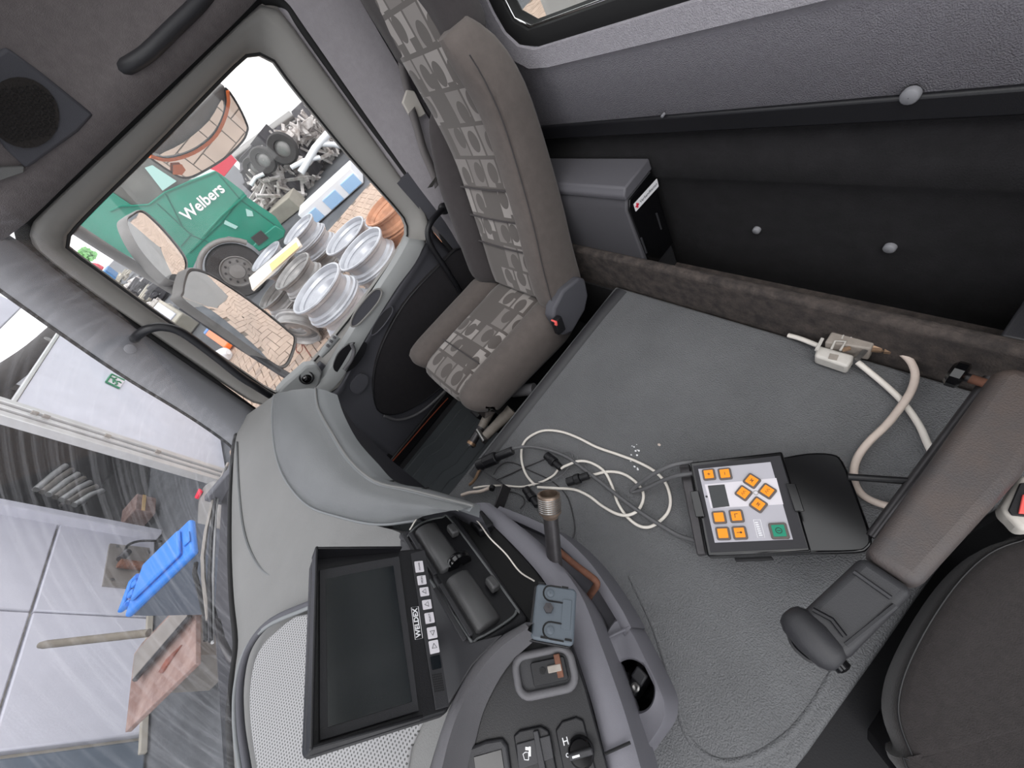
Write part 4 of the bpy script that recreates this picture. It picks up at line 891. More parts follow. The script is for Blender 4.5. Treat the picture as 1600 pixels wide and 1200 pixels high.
K45 = Matrix(((K45.col[0]), (K45.col[1]), (K45.col[2]))).transposed()
okeys = [(1108, 742, 0, '+'), (1133, 741, 0, '-'), (1175, 752, 1, 'x'), (1162, 771, 1, 'm'), (1199, 768, 1, 'm'), (1185, 789, 1, 'x'), (1124, 809, 0, ''), (1151, 807, 0, 'l'), (1130, 834, 0, ''), (1156, 833, 0, 'a')]
for px, py, rt, sym in okeys:
    Mk = K45 if rt else KP; c = kz(px, py, 0.0016)
    k = plate(MB(), c, Mk, 0.0205, 0.0205, 0.003, 0.0035).build('key', 'key_frame', cp, bevel=0.0008)
    plate(MB(), c + UP * 0.0035, Mk, 0.0145, 0.0145, 0.001, 0.0012).build('key_cap', 'orange', k)
    t = c + UP * 0.0049; mk = MB()
    if sym == '+': mk.box(t, (0.005, 0.0008, 0.0003), Mk).box(t, (0.0008, 0.005, 0.0003), Mk)
    elif sym == '-': mk.box(t, (0.0008, 0.005, 0.0003), Mk)
    elif sym == 'x': mk.box(t, (0.006, 0.0009, 0.0003), KP).box(t + pv_ * 0.002, (0.003, 0.0009, 0.0003), Mk).box(t - pv_ * 0.002, (0.003, 0.0009, 0.0003), Mk)
    elif sym == 'm': mk.tube([t + Mk @ V((x, y, 0)) for x, y in ((-0.004, -0.002), (-0.002, 0.002), (0, -0.002), (0.002, 0.002), (0.004, -0.002))], 0.0004, 4)
    elif sym == 'l': mk.box(t + KP @ V((-0.002, 0, 0)), (0.0008, 0.006, 0.0003), KP).box(t + KP @ V((0, 0.003, 0)), (0.005, 0.0008, 0.0003), KP)
    elif sym == 'a': mk.box(t, (0.008, 0.0008, 0.0003), KP).lathe(t + KP @ V((0.002, 0, 0)), UP, [(0.0015, 0), (0.0015, 0.0003), (0.0002, 0.0003)], 8)
    if mk.v: mk.build('key_symbol', 'ink', k, smooth=False)
c = kz(1217, 830, 0.0016)
k = plate(MB(), c, KP, 0.024, 0.024, 0.003, 0.0035).build('power_key', 'key_frame', cp, bevel=0.0008)
plate(MB(), c + UP * 0.0035, KP, 0.017, 0.017, 0.001, 0.0012).build('key_cap', 'green_key', k)
rg = MB().lathe(c + UP * 0.0049, UP, [(0.0045, 0), (0.0045, 0.0004), (0.0036, 0.0004), (0.0036, 0)], 16); rg.box(c + UP * 0.005, (0.0045, 0.0008, 0.0004), KP); rg.build('key_symbol', 'ink', k)
lf = [kz(*p, 0.002) for p in ((1177, 812), (1188, 812), (1195, 840), (1184, 840))]
loop_tube(lf, 0.0005, 4).build('maker_frame', 'white_print', cp)
lm_ = MB()
for i in range(7): lm_.box(kz(1181.8 + i * 1.15, 816.5 + i * 3.3, 0.002), (0.0045, 0.0016, 0.0004), KP)
lm_.build('maker_print', 'white_print', cp, smooth=False)
MB().lathe(kz(1181, 770, 0.0018), UP, [(0.004, 0), (0.004, 0.0006), (0.0028, 0.0006), (0.0028, 0)], 12).build('centre_ring', 'steel', cp)
for q in (((1079, 769), (1092, 768), (1102, 808), (1088, 809)), ((1228, 757), (1243, 757), (1257, 800), (1242, 800))):
    MB().prism([kz(*p, 0.001) for p in q], (0, 0, 0.006)).build('clip', 'gloss_black', cp, bevel=0.001)

ph2 = thing('pad_holder', az(1300, 780, 0.55), 'black metal holder tray behind the control pad, with rail and knob at the armrest', 'holder')
tz = 0.594
ft = spline([az(*p, tz) for p in ((1215, 716), (1262, 708), (1300, 709), (1318, 722), (1340, 775), (1362, 838), (1356, 858), (1335, 864), (1262, 865))], 3)
MB().prism([p + V((0, 0, -0.014)) for p in ft], (0, 0, 0.016)).build('cover', 'gloss_black', ph2, bevel=0.004, seg=3)
MB().prism([az(*p, 0.57) for p in ((1064, 732), (1080, 730), (1106, 868), (1092, 870))], (0, 0, 0.02)).build('side_bar', 'dark_steel', ph2, bevel=0.002)
MB().prism([az(*p, 0.575) for p in ((1148, 872), (1205, 870), (1210, 876), (1150, 878))], (0, 0, 0.01)).build('lower_lug', 'black_plastic', ph2, bevel=0.001)
MB().box((az(1170, 800, 0.56) + az(1170, 800, 0.58)) / 2, (0.09, 0.09, 0.045), KP).build('support', 'black_plastic', ph2, bevel=0.004)
MB().tube([az(1325, 745, 0.598), az(1425, 752, 0.6)], 0.0055, 8).build('cross_bar', 'black_plastic', ph2)
MB().tube([az(1545, 590, 0.62), az(1470, 690, 0.605), az(1360, 838, 0.595)], 0.006, 8).build('rail', 'dark_steel', ph2)
kb_ = az(1488, 583, 0.63); ke = az(1530, 596, 0.63); kd = (ke - kb_).normalized()
kn_ = MB().lathe(kb_, kd, [(0.0005, -0.004), (0.015, -0.004), (0.02, 0.0), (0.02, 0.011), (0.015, 0.014), (0.006, 0.015)], 10).build('knob', 'gloss_black', ph2, ang=25)
MB().tube([kb_ + kd * 0.012, ke], 0.0065, 10).build('knob_stem', 'black_plastic', ph2)
MB().tube([ke - kd * 0.01, ke + kd * 0.006], 0.0066, 10).build('worn_collar', 'rusty', ph2)

def cable(name, pts, r, m, label, cat='cable', z=None, n=5, seg=8):
    return tag(MB().tube(spline([az(p[0], p[1], p[2] if len(p) > 2 else z) for p in pts], n), r, seg).build(name, m), label, cat)
O = lambda l: [(700 + a / 4, 640 + b / 4) + tuple(c) for a, b, *c in l]
cz = TZ + 0.004
cable('data_cable', O([(540, 470), (490, 410), (462, 330), (462, 240), (500, 178), (590, 133), (700, 137), (810, 175), (930, 235), (1060, 280), (1180, 325), (1290, 385), (1360, 460), (1390, 560), (1375, 640), (1320, 700), (1250, 735), (1180, 720), (1110, 660), (1060, 580), (1030, 490), (980, 390), (900, 335), (820, 322, .556), (740, 350, .556), (705, 368, .556)]), 0.0032, 'white_cable', 'long white cable making the widest loop across the engine tunnel', z=cz + 0.001)
cable('data_cable', O([(872, 415, .554), (920, 405), (1000, 388), (1090, 400), (1170, 450), (1218, 515), (1215, 580), (1180, 635, .552), (1120, 660, .552), (1050, 650, .552), (960, 600), (880, 540), (790, 500), (680, 492), (560, 485)]), 0.0032, 'white_cable', 'white cable making a short loop from the connector nearest the pad', z=cz)
cable('data_cable', O([(690, 372, .556), (660, 410), (600, 445), (540, 465), (460, 483), (350, 475), (240, 478, .56), (160, 490, .565)]), 0.0026, 'white_cable', 'white cable ending under the dark bracket at the tunnel edge', z=cz + 0.003)
cable('grey_cable', O([(390, 248, .575), (450, 236, .575), (520, 232, .57), (640, 255, .562), (740, 295, .558), (820, 350, .557), (950, 450, .557), (1070, 545, .557), (1200, 640, .557), (1350, 735, .557), (1450, 790, .558), (1560, 822, .565)]), 0.0042, 'grey_cable', 'dark grey cable running from the big connector to the pad holder')
cable('pad_lead', O([(1530, 325, .605), (1450, 335, .607), (1380, 355, .606), (1280, 405, .59), (1200, 460, .57), (1150, 500, .556), (1148, 512, .552), (1180, 508, .552), (1250, 485, .565), (1350, 440, .585), (1440, 412, .602), (1530, 398, .605)]), 0.0042, 'grey_cable', 'grey doubled lead looping out of the side of the control pad')
cable('thin_wire', O([(765, 850), (792, 760), (785, 680), (760, 580), (735, 530), (690, 480), (620, 430), (520, 385), (430, 340), (370, 330), (320, 355), (285, 405)]), 0.0013, 'black_cable', 'thin black wire trailing beside the steel pole on the rubber mat', 'wire', z=cz - 0.002)
cable('thin_wire', O([(612, 308, .553), (540, 338), (470, 365), (400, 398), (340, 425), (300, 442, .555)]), 0.0014, 'black_cable', 'thin black wire between the dark bracket and the upper connector', 'wire', z=cz)
cable('thin_wire', O([(705, 272, .556), (760, 264, .556), (780, 300, .555), (765, 345), (720, 400), (660, 440), (600, 458), (540, 455)]), 0.0013, 'grey_cable', 'thin grey wire curling around the upper connector', 'wire', z=cz + 0.006)
cable('thin_wire', O([(345, 510), (420, 520), (470, 550), (475, 590), (450, 620)]), 0.0013, 'black_cable', 'thin black wire curl below the bracket on the mat', 'wire', z=cz)
cable('taped_wire', O([(85, 535, .56), (140, 518, .562), (200, 512, .564), (260, 490, .566)]), 0.0045, 'dirty_cable', 'short taped wire end at the front edge of the tunnel', 'wire')
def plug_conn(name, a, b, label, zc=0.556, r=0.0105, parts=((0, .35, 1.0), (.35, .6, 1.15), (.6, 1.0, .8))):
    A = az(700 + a[0] / 4, 640 + a[1] / 4, zc); B = az(700 + b[0] / 4, 640 + b[1] / 4, zc); d = B - A
    t = thing(name, A, label, 'connector')
    nm = ('collar', 'nut', 'tail')
    for i, (s0, s1, f) in enumerate(parts):
        n = 10 if i == 1 else 16
        MB().tube([A + d * s0, A + d * (s0 + 0.02), A + d * (s1 - 0.02), A + d * s1], [r * f * .9, r * f, r * f, r * f * .9], n).build(nm[i], 'black_plastic', t, ang=30)
    return t
plug_conn('cable_connector', (615, 285), (705, 365), 'black round connector on the white cable nearest the seat', 0.558)
plug_conn('cable_connector', (745, 455), (880, 410), 'black round connector in the middle of the cable tangle', 0.558)
plug_conn('cable_connector', (485, 495), (560, 600), 'black round connector lying beside the steel sleeve', 0.556)
plug_conn('large_connector', (185, 350), (405, 255), 'large black ribbed plug at the front edge of the tunnel', 0.575, 0.0155, ((0, .22, 1.0), (.2, .55, 1.1), (.55, 1.0, .72)))
# L bracket
br_ = thing('angle_bracket', az(770, 760, .54), 'dark flat steel angle bracket standing at the tunnel edge', 'bracket')
def st(p, q, wd, z0, z1, nm): 
    a = az(*p, z0); b = az(*q, z1); return MB().prism([a, b, b + V((0, 0, -wd)), a + V((0, 0, -wd))], V((0.003, 0.002, 0))).build(nm, 'dark_steel', br_, bevel=0.0008)
st((750, 733), (786, 756), 0.03, .585, .585, 'upper_leg'); st((786, 756), (770, 800), 0.038, .585, .58, 'lower_leg')
MB().lathe(az(769, 762, .575), V((-0.6, 0.6, 0.3)), [(0.007, -0.004), (0.007, 0.006), (0.0005, 0.007)], 12).build('clamp', 'rubber', br_)
cable('tan_leads', O([(215, 345, .575), (190, 390, .572), (165, 440, .566), (135, 470, .56)]), 0.004, 'brass', 'bundle of tan leads hanging from the large ribbed plug', 'wire')
# paint flecks on the mat
fl = thing('paint_flecks', az(995, 700, TZ), 'white paint flecks scattered on the grey rubber mat', 'paint flecks')
for i in range(14):
    p = az(985 + random.uniform(0, 18), 692 + random.uniform(0, 42), TZ + 0.0006); s_ = random.uniform(0.0012, 0.003)
    MB().prism([p + V((s_ * math.cos(a + i), s_ * math.sin(a + i) * random.uniform(.5, 1), 0)) for a in (0, 1.3, 2.5, 3.8, 5)], (0, 0, 0.0006)).build('fleck', 'white_print', fl, smooth=False)
p = az(1030, 695, TZ + 0.0006); MB().prism([p + V((0.004 * math.cos(a), 0.003 * math.sin(a), 0)) for a in (0, 1.3, 2.5, 3.8, 5)], (0, 0, 0.0008)).build('fleck', 'dirty_cable', fl, smooth=False)

# heavy multi-pole connector by the tray
Q = lambda l, z: [az(1250 + a / 8.57, 480 + b / 8.57, z) for a, b in l]
hc_ = thing('plug_housing', az(1325, 545, .545), 'worn grey multi pole plug housing against the carpeted tray', 'plug')
bz0 = .588
bodyp = Q(((490, 215), (1070, 350), (950, 560), (330, 470)), bz0)
MB().prism([p + V((0, 0, -0.038)) for p in bodyp], (0, 0, 0.038)).build('body', 'connector_dark', hc_, bevel=0.003)
lower = Q(((240, 500), (740, 640), (640, 800), (190, 650)), .575)
lo_ = MB().prism([p + V((0, 0, -0.028)) for p in lower], (0, 0, 0.028)).build('lower_shell', 'connector', hc_, bevel=0.005, seg=3)
MB().prism(Q(((400, 620), (520, 645), (490, 715), (375, 690)), .5752), (0, 0, 0.001)).build('nameplate', 'connector_dark', lo_, smooth=False)
MB().prism(Q(((345, 720), (465, 760), (445, 785), (335, 745)), .56), (0, 0, 0.008)).build('tab', 'connector', lo_, bevel=0.001)
for a, b in (((640, 265), (560, 420)), ((770, 290), (680, 410))):
    MB().tube(Q((a, b), bz0 + 0.0005), 0.0014, 5).build('body_rib', 'connector', hc_)
lev = Q(((300, 420), (260, 500), (215, 580)), .585); MB().tube(lev, 0.003, 6).build('lever', 'connector', hc_)
lev = Q(((880, 570), (820, 640), (760, 700)), .58); MB().tube(lev, 0.0045, 6).build('lever', 'steel', hc_)
MB().tube(Q(((420, 560), (470, 455), (610, 460), (540, 580)), .59), 0.002, 6).build('latch_wire', 'connector', hc_)
MB().box(Q(((620, 560),), .586)[0], (0.012, 0.006, 0.005), KP).build('brass_pin', 'brass', hc_)
g0, g1 = Q(((960, 520), (1250, 540)), .572)
gd2 = (g1 - g0).normalized(); gl_ = (g1 - g0).length
MB().lathe(g0, gd2, [(0.0005, 0), (0.011, 0), (0.011, gl_ * .5), (0.0095, gl_ * .52), (0.0095, gl_ * .6), (0.0125, gl_ * .62), (0.0125, gl_ * .95), (0.007, gl_), (0.0005, gl_)], 12).build('gland', 'brass', hc_, ang=25)
cable('supply_cable', [(1232, 524, .553), (1250, 529, .557), (1278, 540, .562)], 0.0048, 'white_cable', 'stub of white cable entering the plug housing from the seat side')
cable('supply_cable', [(1340, 566, .562), (1362, 584, .556), (1388, 606, .553), (1412, 630, .551), (1436, 664, .551), (1450, 695, .551), (1462, 720, .552)], 0.0052, 'white_cable', 'straight white cable running from the plug housing under the armrest')
cable('supply_cable', [(1392, 545, .572), (1405, 549, .572), (1422, 564, .57), (1430, 585, .568), (1424, 610, .566), (1408, 635, .565), (1385, 664, .563), (1358, 690, .56), (1340, 715, .556), (1334, 738, .553), (1337, 758, .552), (1350, 775, .551), (1375, 787, .551), (1410, 795, .552)], 0.0058, 'dirty_cable', 'thick dirty white cable curving from the brass gland towards the armrest')

# pipe fittings beside the passenger seat
pfit = thing('pipe_fittings', az(755, 670, .3), 'pair of worn pipe fittings between passenger seat and engine tunnel', 'pipe fittings')
def pz(px, py, z=.42): return az(px, py, z)
MB().tube([pz(775, 628), pz(762, 650), pz(752, 668)], [0.017, 0.016, 0.013], 12).build('pipe', 'connector_dark', pfit)
MB().tube([pz(800, 640), pz(778, 662), pz(758, 682)], [0.022, 0.017, 0.015], 12).build('pipe', 'connector_dark', pfit)
MB().tube([pz(752, 668), pz(740, 688), pz(734, 697)], [0.013, 0.014, 0.014], 12).build('pipe_end', 'dark_steel', pfit)
MB().lathe(pz(738, 691), pz(733, 699) - pz(738, 691), [(0.011, 0), (0.0165, 0), (0.0165, 0.01), (0.012, 0.011), (0.012, 0)], 14).build('brass_ring', 'brass', pfit)
MB().tube([pz(747, 672, .43), pz(758, 690, .43)], 0.009, 10).build('cross_clamp', 'steel', pfit)
MB().box(pz(770, 655, .3), (0.05, 0.06, 0.19)).build('floor_bracket', 'black_plastic', pfit, bevel=0.004)
# footwell mat with tread ribs
fm = thing('floor_mat', (0.62, 0.25, 0.2), 'dark ribbed rubber mat in the passenger footwell', 'mat')
MB().prism([V((x, y, 0.201)) for x, y in ((0.33, 0.05), (0.9, 0.05), (0.9, 0.62), (0.33, 0.62))], (0, 0, 0.008)).build('sheet', 'tread_rubber', fm, bevel=0.003)
for k in range(9):
    x = 0.37 + k * 0.06
    MB().tube([V((x, 0.08, 0.209)), V((x + 0.0, 0.26, 0.209)), V((x + 0.03, 0.32, 0.209)), V((x + 0.03, 0.6, 0.209))], 0.004, 6).build('rib', 'tread_rubber', fm)

# ================================================================== OUTSIDE
GZ = -0.9
mat('asphalt', (92, 94, 98), 0.9, 0.4, 60, var=0.2, vscale=3)
mat('asphalt_dark', (104, 106, 112), 0.9, 0.4, 60, var=0.2, vscale=2)
mat('paver', (182, 160, 144), 0.85, 0.3, 80, var=0.14, vscale=3)
mat('paver_b', (164, 146, 134), 0.85, 0.3, 80, var=0.14, vscale=3)
mat('joint', (120, 108, 98), 0.95, var=0.2, vscale=10)
mat('truck_green', (22, 130, 108), 0.35, var=0.12, vscale=2, coat=0.3)
mat('truck_green_dark', (14, 98, 84), 0.4)
mat('tyre', (58, 56, 56), 0.85, var=0.15, vscale=20)
mat('rim_white', (172, 174, 180), 0.3, metal=0.35, var=0.1, vscale=5)
mat('rim_grey', (140, 138, 137), 0.35, metal=0.3, var=0.2, vscale=6)
mat('rim_rust', (176, 128, 100), 0.7, var=0.3, vscale=8)
mat('rim_red', (130, 76, 62), 0.7, var=0.3, vscale=10)
mat('wood', (228, 190, 130), 0.7, var=0.12, vscale=6)
mat('wood_white', (235, 225, 210), 0.7)
mat('light_blue', (160, 196, 232), 0.5)
mat('blue_mid', (90, 140, 205), 0.5)
mat('white_paint', (232, 234, 238), 0.5)
mat('tank_white', (248, 248, 246), 0.6, var=0.04)
mat('scrap', (134, 124, 118), 0.6, var=0.4, vscale=4, col2=(232, 228, 226))
mat('scrap_dark', (64, 62, 66), 0.7, var=0.3, vscale=4)
mat('window_dark', (92, 92, 88), 0.2, var=0.3, vscale=3)
mat('pale_green', (164, 206, 200), 0.3)
mat('concrete', (168, 162, 150), 0.9, var=0.12, vscale=4)
mat('wall_white', (196, 196, 206), 0.85, 0.5, 60, var=0.04, vscale=3)
mat('gate_white', (196, 199, 210), 0.6, var=0.06, vscale=3)
mat('aluminium', (196, 196, 196), 0.4, metal=0.3, var=0.08, vscale=6)
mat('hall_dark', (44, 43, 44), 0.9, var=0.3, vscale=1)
mat('post_blue', (92, 102, 114), 0.7, var=0.12, vscale=3)
mat('bin_blue', (44, 116, 200), 0.45)
mat('bin_grey', (84, 92, 104), 0.6)
mat('sheet_metal', (146, 140, 134), 0.5, metal=0.3, var=0.15, vscale=5)
mat('rust_board', (128, 100, 92), 0.85, var=0.25, vscale=7, col2=(166, 142, 134))
mat('handle_wood', (108, 101, 90), 0.8, var=0.15, vscale=20)
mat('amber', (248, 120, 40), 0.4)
mat('sign_green', (30, 120, 80), 0.5)
mat('car_grey', (128, 126, 124), 0.4, var=0.1, vscale=5)
mat('container_blue', (80, 130, 180), 0.6, var=0.1)
mat('leaf_green', (110, 160, 100), 0.8, var=0.3, vscale=4)
gnd = struct('ground_asphalt', (10, 0, GZ - 0.06))
MB().box((25, 5, GZ - 0.05), (90, 90, 0.06)).build('asphalt_sheet', 'asphalt', gnd, smooth=False)
gp = struct('ground_paving', (5.5, 0.8, GZ - 0.02))
MB().box((4.85, -4.2, GZ - 0.012), (7.3, 13.6, 0.014)).build('paving_bed', 'joint', gp, smooth=False)
m0 = None; cells = []
def pav_mesh(nm, m):
    b = MB(); b.box((0, 0, 0), (0.21, 0.1, 0.03)); o = b.build(nm, m, None, bevel=0.006, seg=1); return o
pa = pav_mesh('paver', 'paver'); pb2 = pav_mesh('paver', 'paver_b')
# herringbone: pairs of blocks
spots = []
for i in range(-40, 32):
    for j in range(-110, 20):
        k = (i + j) % 4; 
        if k == 0: spots.append((i * 0.11 + 0.055, j * 0.11, 0))
        elif k == 2: spots.append((i * 0.11, j * 0.11 + 0.055, 1))
ctr_ = V((5.4, 1.0, 0)); sel = []
for x, y, r in spots:
    X, Y = x + 5.2, y + 0.8
    if 1.2 < X < 8.4 and -10.8 < Y < 2.55: sel.append(((V((X, Y, 0)) - ctr_).length, X, Y, r))
sel.sort(); rest = MB()
for n_, (d, X, Y, r) in enumerate(sel):
    if n_ < 300:
        src = pa if (n_ * 7) % 5 < 3 else pb2
        c = src.copy(); COL.objects.link(c); c.parent = gp; WPOS[c.name] = V()
        c.location = V((X, Y, GZ - 0.015 + random.uniform(-.002, .002))) - WPOS[gp.name]; c.rotation_euler = (0, 0, math.pi / 2 * r)
    else:
        sx, sy = (0.212, 0.102) if r == 0 else (0.102, 0.212)
        rest.box((X, Y, GZ + random.uniform(-.002, .002)), (sx, sy, 0.02))
bpy.data.objects.remove(pa); bpy.data.objects.remove(pb2)
rest.build('paver_field', 'paver', gp, smooth=False)['kind'] = 'stuff'

# ---- mirrors on the passenger side
def facing(c, to): 
    n = (CAM - c).normalized() + V(to).normalized(); return n.normalized()
mr = thing('wing_mirror', (1.3, 0.4, 0.62), 'double wing mirror outside the passenger door, tall glass under a wide angle glass', 'mirror')
def mirror_unit(pxs, c, n, nm, depth=0.06):
    P = [apl(a, b, c, n) for a, b in pxs]; ce = sum(P, V()) / len(P); L_ = spline(P, 4, True)
    big = [ce + (p - ce) * 1.07 for p in L_]; sm_ = [ce + (p - ce) * 0.75 for p in L_]
    h = MB(); h.grid([[p + n * 0.003 for p in [ce + (q - ce) * 1.01 for q in L_]], [p + n * 0.006 for p in [ce + (q - ce) * 1.045 for q in L_]], big, [p - n * depth * .6 for p in big], [p - n * depth for p in sm_], [ce - n * depth * 1.05 + (q - ce) * 0.02 for q in L_]], True)
    hh = h.build(nm + '_housing', 'mirror_back', mr, ang=50)
    mbx = MB(); mbx.grid([L_, [ce + (q - ce) * 0.6 + n * 0.003 for q in L_], [ce + (q - ce) * 0.02 + n * 0.0045 for q in L_]], True)
    mbx.build(nm + '_glass', 'mirror', hh); return ce
c1 = ax(238, 388, 1.42); n1 = facing(c1, (0.25, -1, -0.35))
mirror_unit(((199, 350), (207, 338), (222, 332), (240, 345), (262, 368), (284, 396), (290, 412), (286, 428), (275, 438), (262, 436), (240, 416), (215, 385)), c1, n1, 'wide')
c2 = ax(370, 500, 1.36); n2 = facing(c2, (0.1, -1, -0.55))
mirror_unit(((292, 436), (300, 424), (322, 428), (352, 445), (400, 478), (450, 518), (459, 530), (452, 556), (442, 570), (425, 566), (360, 520), (292, 472), (288, 458)), c2, n2, 'tall')
MB().tube([ax(60, 330, 1.2), ax(118, 358, 1.3), ax(180, 398, 1.38), ax(250, 440, 1.42), ax(285, 462, 1.42)], 0.018, 10).build('upper_arm', 'mirror_back', mr)
MB().tube([ax(284, 478, 1.4), ax(360, 530, 1.38), ax(440, 582, 1.3), ax(475, 602, 1.14)], 0.016, 10).build('lower_arm', 'dark_plastic', mr)
# kerb mirror above the door
km = thing('kerb_mirror', (1.3, -0.1, 1.28), 'rounded kerb mirror with a painted orange reflection hanging outside the passenger window', 'mirror')
c3 = ax(315, 215, 1.34); n3 = facing(c3, (0.15, -0.1, -1))
K = lambda l: [apl(a, b, c3, n3) for a, b in l]
gl3 = K(((231, 243), (262, 248), (300, 237), (330, 215), (346, 190), (354, 162), (353, 138), (372, 165), (386, 195), (386, 206), (378, 222), (350, 248), (310, 272), (290, 278), (272, 272)))
ce3 = sum(gl3, V()) / len(gl3); L3 = spline(gl3, 3, True)
up3 = K(((228, 232), (262, 212), (310, 172), (346, 137), (353, 140), (352, 165), (338, 198), (315, 222), (290, 238), (260, 244)))
hs = MB().prism([p - n3 * 0.002 for p in spline(up3, 3, True)], -n3 * 0.05).build('housing', 'mirror_back', km, bevel=0.006)
MB().prism(L3, -n3 * 0.01).build('glass', 'mirror', km, smooth=False)
up4 = K(((248, 241), (285, 222), (325, 188), (345, 155), (347, 175), (332, 205), (305, 228), (275, 240)))
MB().prism([p + n3 * 0.001 for p in spline(up4, 3, True)], n3 * 0.002).build('upper_glass', 'mirror', km, smooth=False)
loop_tube(L3, 0.0035, 6).build('rim', 'rubber', km)
MB().tube(spline([p + n3 * 0.003 for p in K(((232, 243), (262, 249), (300, 238), (331, 216), (347, 190), (355, 162), (354, 140)))], 4), 0.0055, 6).build('orange_reflection', 'amber', km)  # amber tube stands in for the truck's orange bodywork reflected in the glass
MB().prism([p + n3 * 0.004 for p in K(((268, 256), (282, 255), (288, 264), (282, 272), (268, 271)))], n3 * 0.002).build('orange_lens', 'amber', km, bevel=0.001)
MB().tube([c3 - n3 * 0.03, c3 - n3 * 0.03 + V((-0.1, 0.02, 0.15)), V((1.03, c3.y, 1.62))], 0.02, 8).build('arm', 'mirror_back', km)

# ---- wheel rims
def make_rim(matname):
    r = bpy.data.objects.new('wheel_rim', None); COL.objects.link(r); WPOS[r.name] = V()
    prof = [(.285, 0), (.302, .0), (.306, .012), (.29, .024), (.284, .05), (.258, .07), (.258, .135), (.284, .155), (.29, .178), (.306, .19), (.302, .202), (.285, .202), (.276, .185), (.27, .16), (.246, .135), (.246, .07), (.27, .045), (.276, .02)]
    MB().lathe((0, 0, 0), UP, prof, 28, True).build('barrel', matname, r, ang=30)
    MB().lathe((0, 0, 0), UP, [(.25, .115), (.2, .1), (.17, .06), (.14, .05), (.11, .05), (.11, .06), (.14, .062), (.165, .072), (.195, .112), (.25, .127)], 28, True).build('disc', matname, r, ang=30)
    return r
RIMS = {k: make_rim(k) for k in ('rim_white', 'rim_grey', 'rim_rust', 'rim_red')}
stacks = [((493, 449), 5, ('rim_grey',) * 3 + ('rim_white',) * 2, 'stack nearest the door'), ((559, 389), 4, ('rim_red',) * 2 + ('rim_white',) * 2, 'stack at the sill'),
          ((536, 368), 4, ('rim_red', 'rim_red', 'rim_grey', 'rim_white'), 'stack behind the sill stack'), ((579, 350), 2, ('rim_grey', 'rim_white'), 'low stack by the rusty column'),
          ((601, 322), 4, ('rim_rust',) * 4, 'rusty column'), ((465, 357), 4, ('rim_grey', 'rim_grey', 'rim_white', 'rim_white'), 'stack at the truck corner'),
          ((415, 399), 4, ('rim_grey', 'rim_grey', 'rim_grey', 'rim_white'), 'stack by the truck wheel'), ((426, 456), 3, ('rim_grey',) * 3, 'stack beside the tall mirror'),
          ((455, 424), 4, ('rim_grey',) * 4, 'stack under the plank')]
lev_names = {0: 'lowest', 1: 'second', 2: 'third', 3: 'fourth', 4: 'fifth'}
mcol = {'rim_white': 'white', 'rim_grey': 'grey', 'rim_rust': 'rust stained', 'rim_red': 'rusty red'}
STK = []
for (px, py), n, ms, nm in stacks:
    ztop = GZ + 0.005 + 0.203 * n; p = az(px, py, ztop); STK.append(p)
    for k in range(n):
        c = copy_tree(RIMS[ms[k]], (p.x + random.uniform(-.02, .02), p.y + random.uniform(-.02, .02), GZ + 0.005 + 0.203 * k), (0, 0, random.uniform(0, 6)))
        top = 'topmost' if (k == n - 1 and n > 1) else ('' if n == 1 else lev_names[k])
        lab = (mcol[ms[k]] + ' steel wheel rim, ' + (top + ' in the ' if top else 'the ') + nm).replace('  ', ' ')
        c['label'] = lab; c['category'] = 'wheel rim'; c['group'] = 'wheel rims stacked in the yard'
p = az(464, 522, GZ + 0.29); c = copy_tree(RIMS['rim_grey'], p, (math.radians(80), 0, math.radians(40)))
tag(c, 'grey truck wheel rim leaning on its edge in front of the nearest stack', 'wheel rim', 'wheel rims stacked in the yard')
for r in list(RIMS.values()):
    for ch in list(r.children): bpy.data.objects.remove(ch)
    bpy.data.objects.remove(r)
pz0 = GZ + 0.005 + 0.203 * 4 + 0.012
pl = [az(*q, pz0) for q in ((397, 455), (392, 436), (466, 373), (473, 385))]
pk_ = tag(MB().prism(pl, (0, 0, 0.03)).build('plank', 'wood_white', smooth=False), 'pale wooden plank lying across two stacks of wheel rims', 'plank')
MB().prism([az(*q, pz0 + 0.031) for q in ((425, 424), (421, 413), (463, 378), (467, 387))], (0, 0, 0.002)).build('plank_face', 'wood', pk_, smooth=False)
for i, (pts, lb) in enumerate((([(450, 487), (446, 497), (455, 499), (463, 492), (458, 484)], 'thin dark red cord loop on the paving by the low rim stack'), ([(466, 528), (463, 545), (467, 552), (473, 546), (470, 532), (480, 548), (486, 556)], 'thin dark red cord lying on the paving below the leaning rim'))):
    cable('cord', pts, 0.01, 'rim_red', lb, 'cord', z=GZ + 0.012)

# ---- green lorry
TX = 9.4
gt = thing('green_truck', (TX + 1.1, 0.8, GZ), 'green lorry with white lettering parked beyond the wheel rims', 'truck')
def T(l, dx=0.0): return [ax(a, b, TX + dx) for a, b in l]
cabp = T(((118, 352), (150, 318), (172, 298), (206, 321), (233, 319), (258, 300), (294, 284), (337, 267), (345, 272), (380, 299), (386, 308), (430, 338), (446, 360), (444, 371), (405, 393), (398, 386), (380, 374), (357, 369), (336, 377), (318, 391), (306, 408), (297, 428), (285, 440), (262, 430), (200, 400), (140, 372)))
MB().prism(cabp, (2.1, 0, 0)).build('cab_body', 'truck_green', gt, smooth=False)
MB().prism(T(((172, 299), (206, 322), (233, 320), (258, 301), (294, 285), (300, 262), (270, 235), (236, 238), (200, 268)), 0.06), (1.9, 0, 0)).build('cab_window', 'window_dark', gt, smooth=False)
MB().prism(T(((226, 262), (238, 258), (276, 283), (254, 298), (240, 280)), -0.02), (0.05, 0, 0)).build('mirror_pane', 'pale_green', gt, smooth=False)
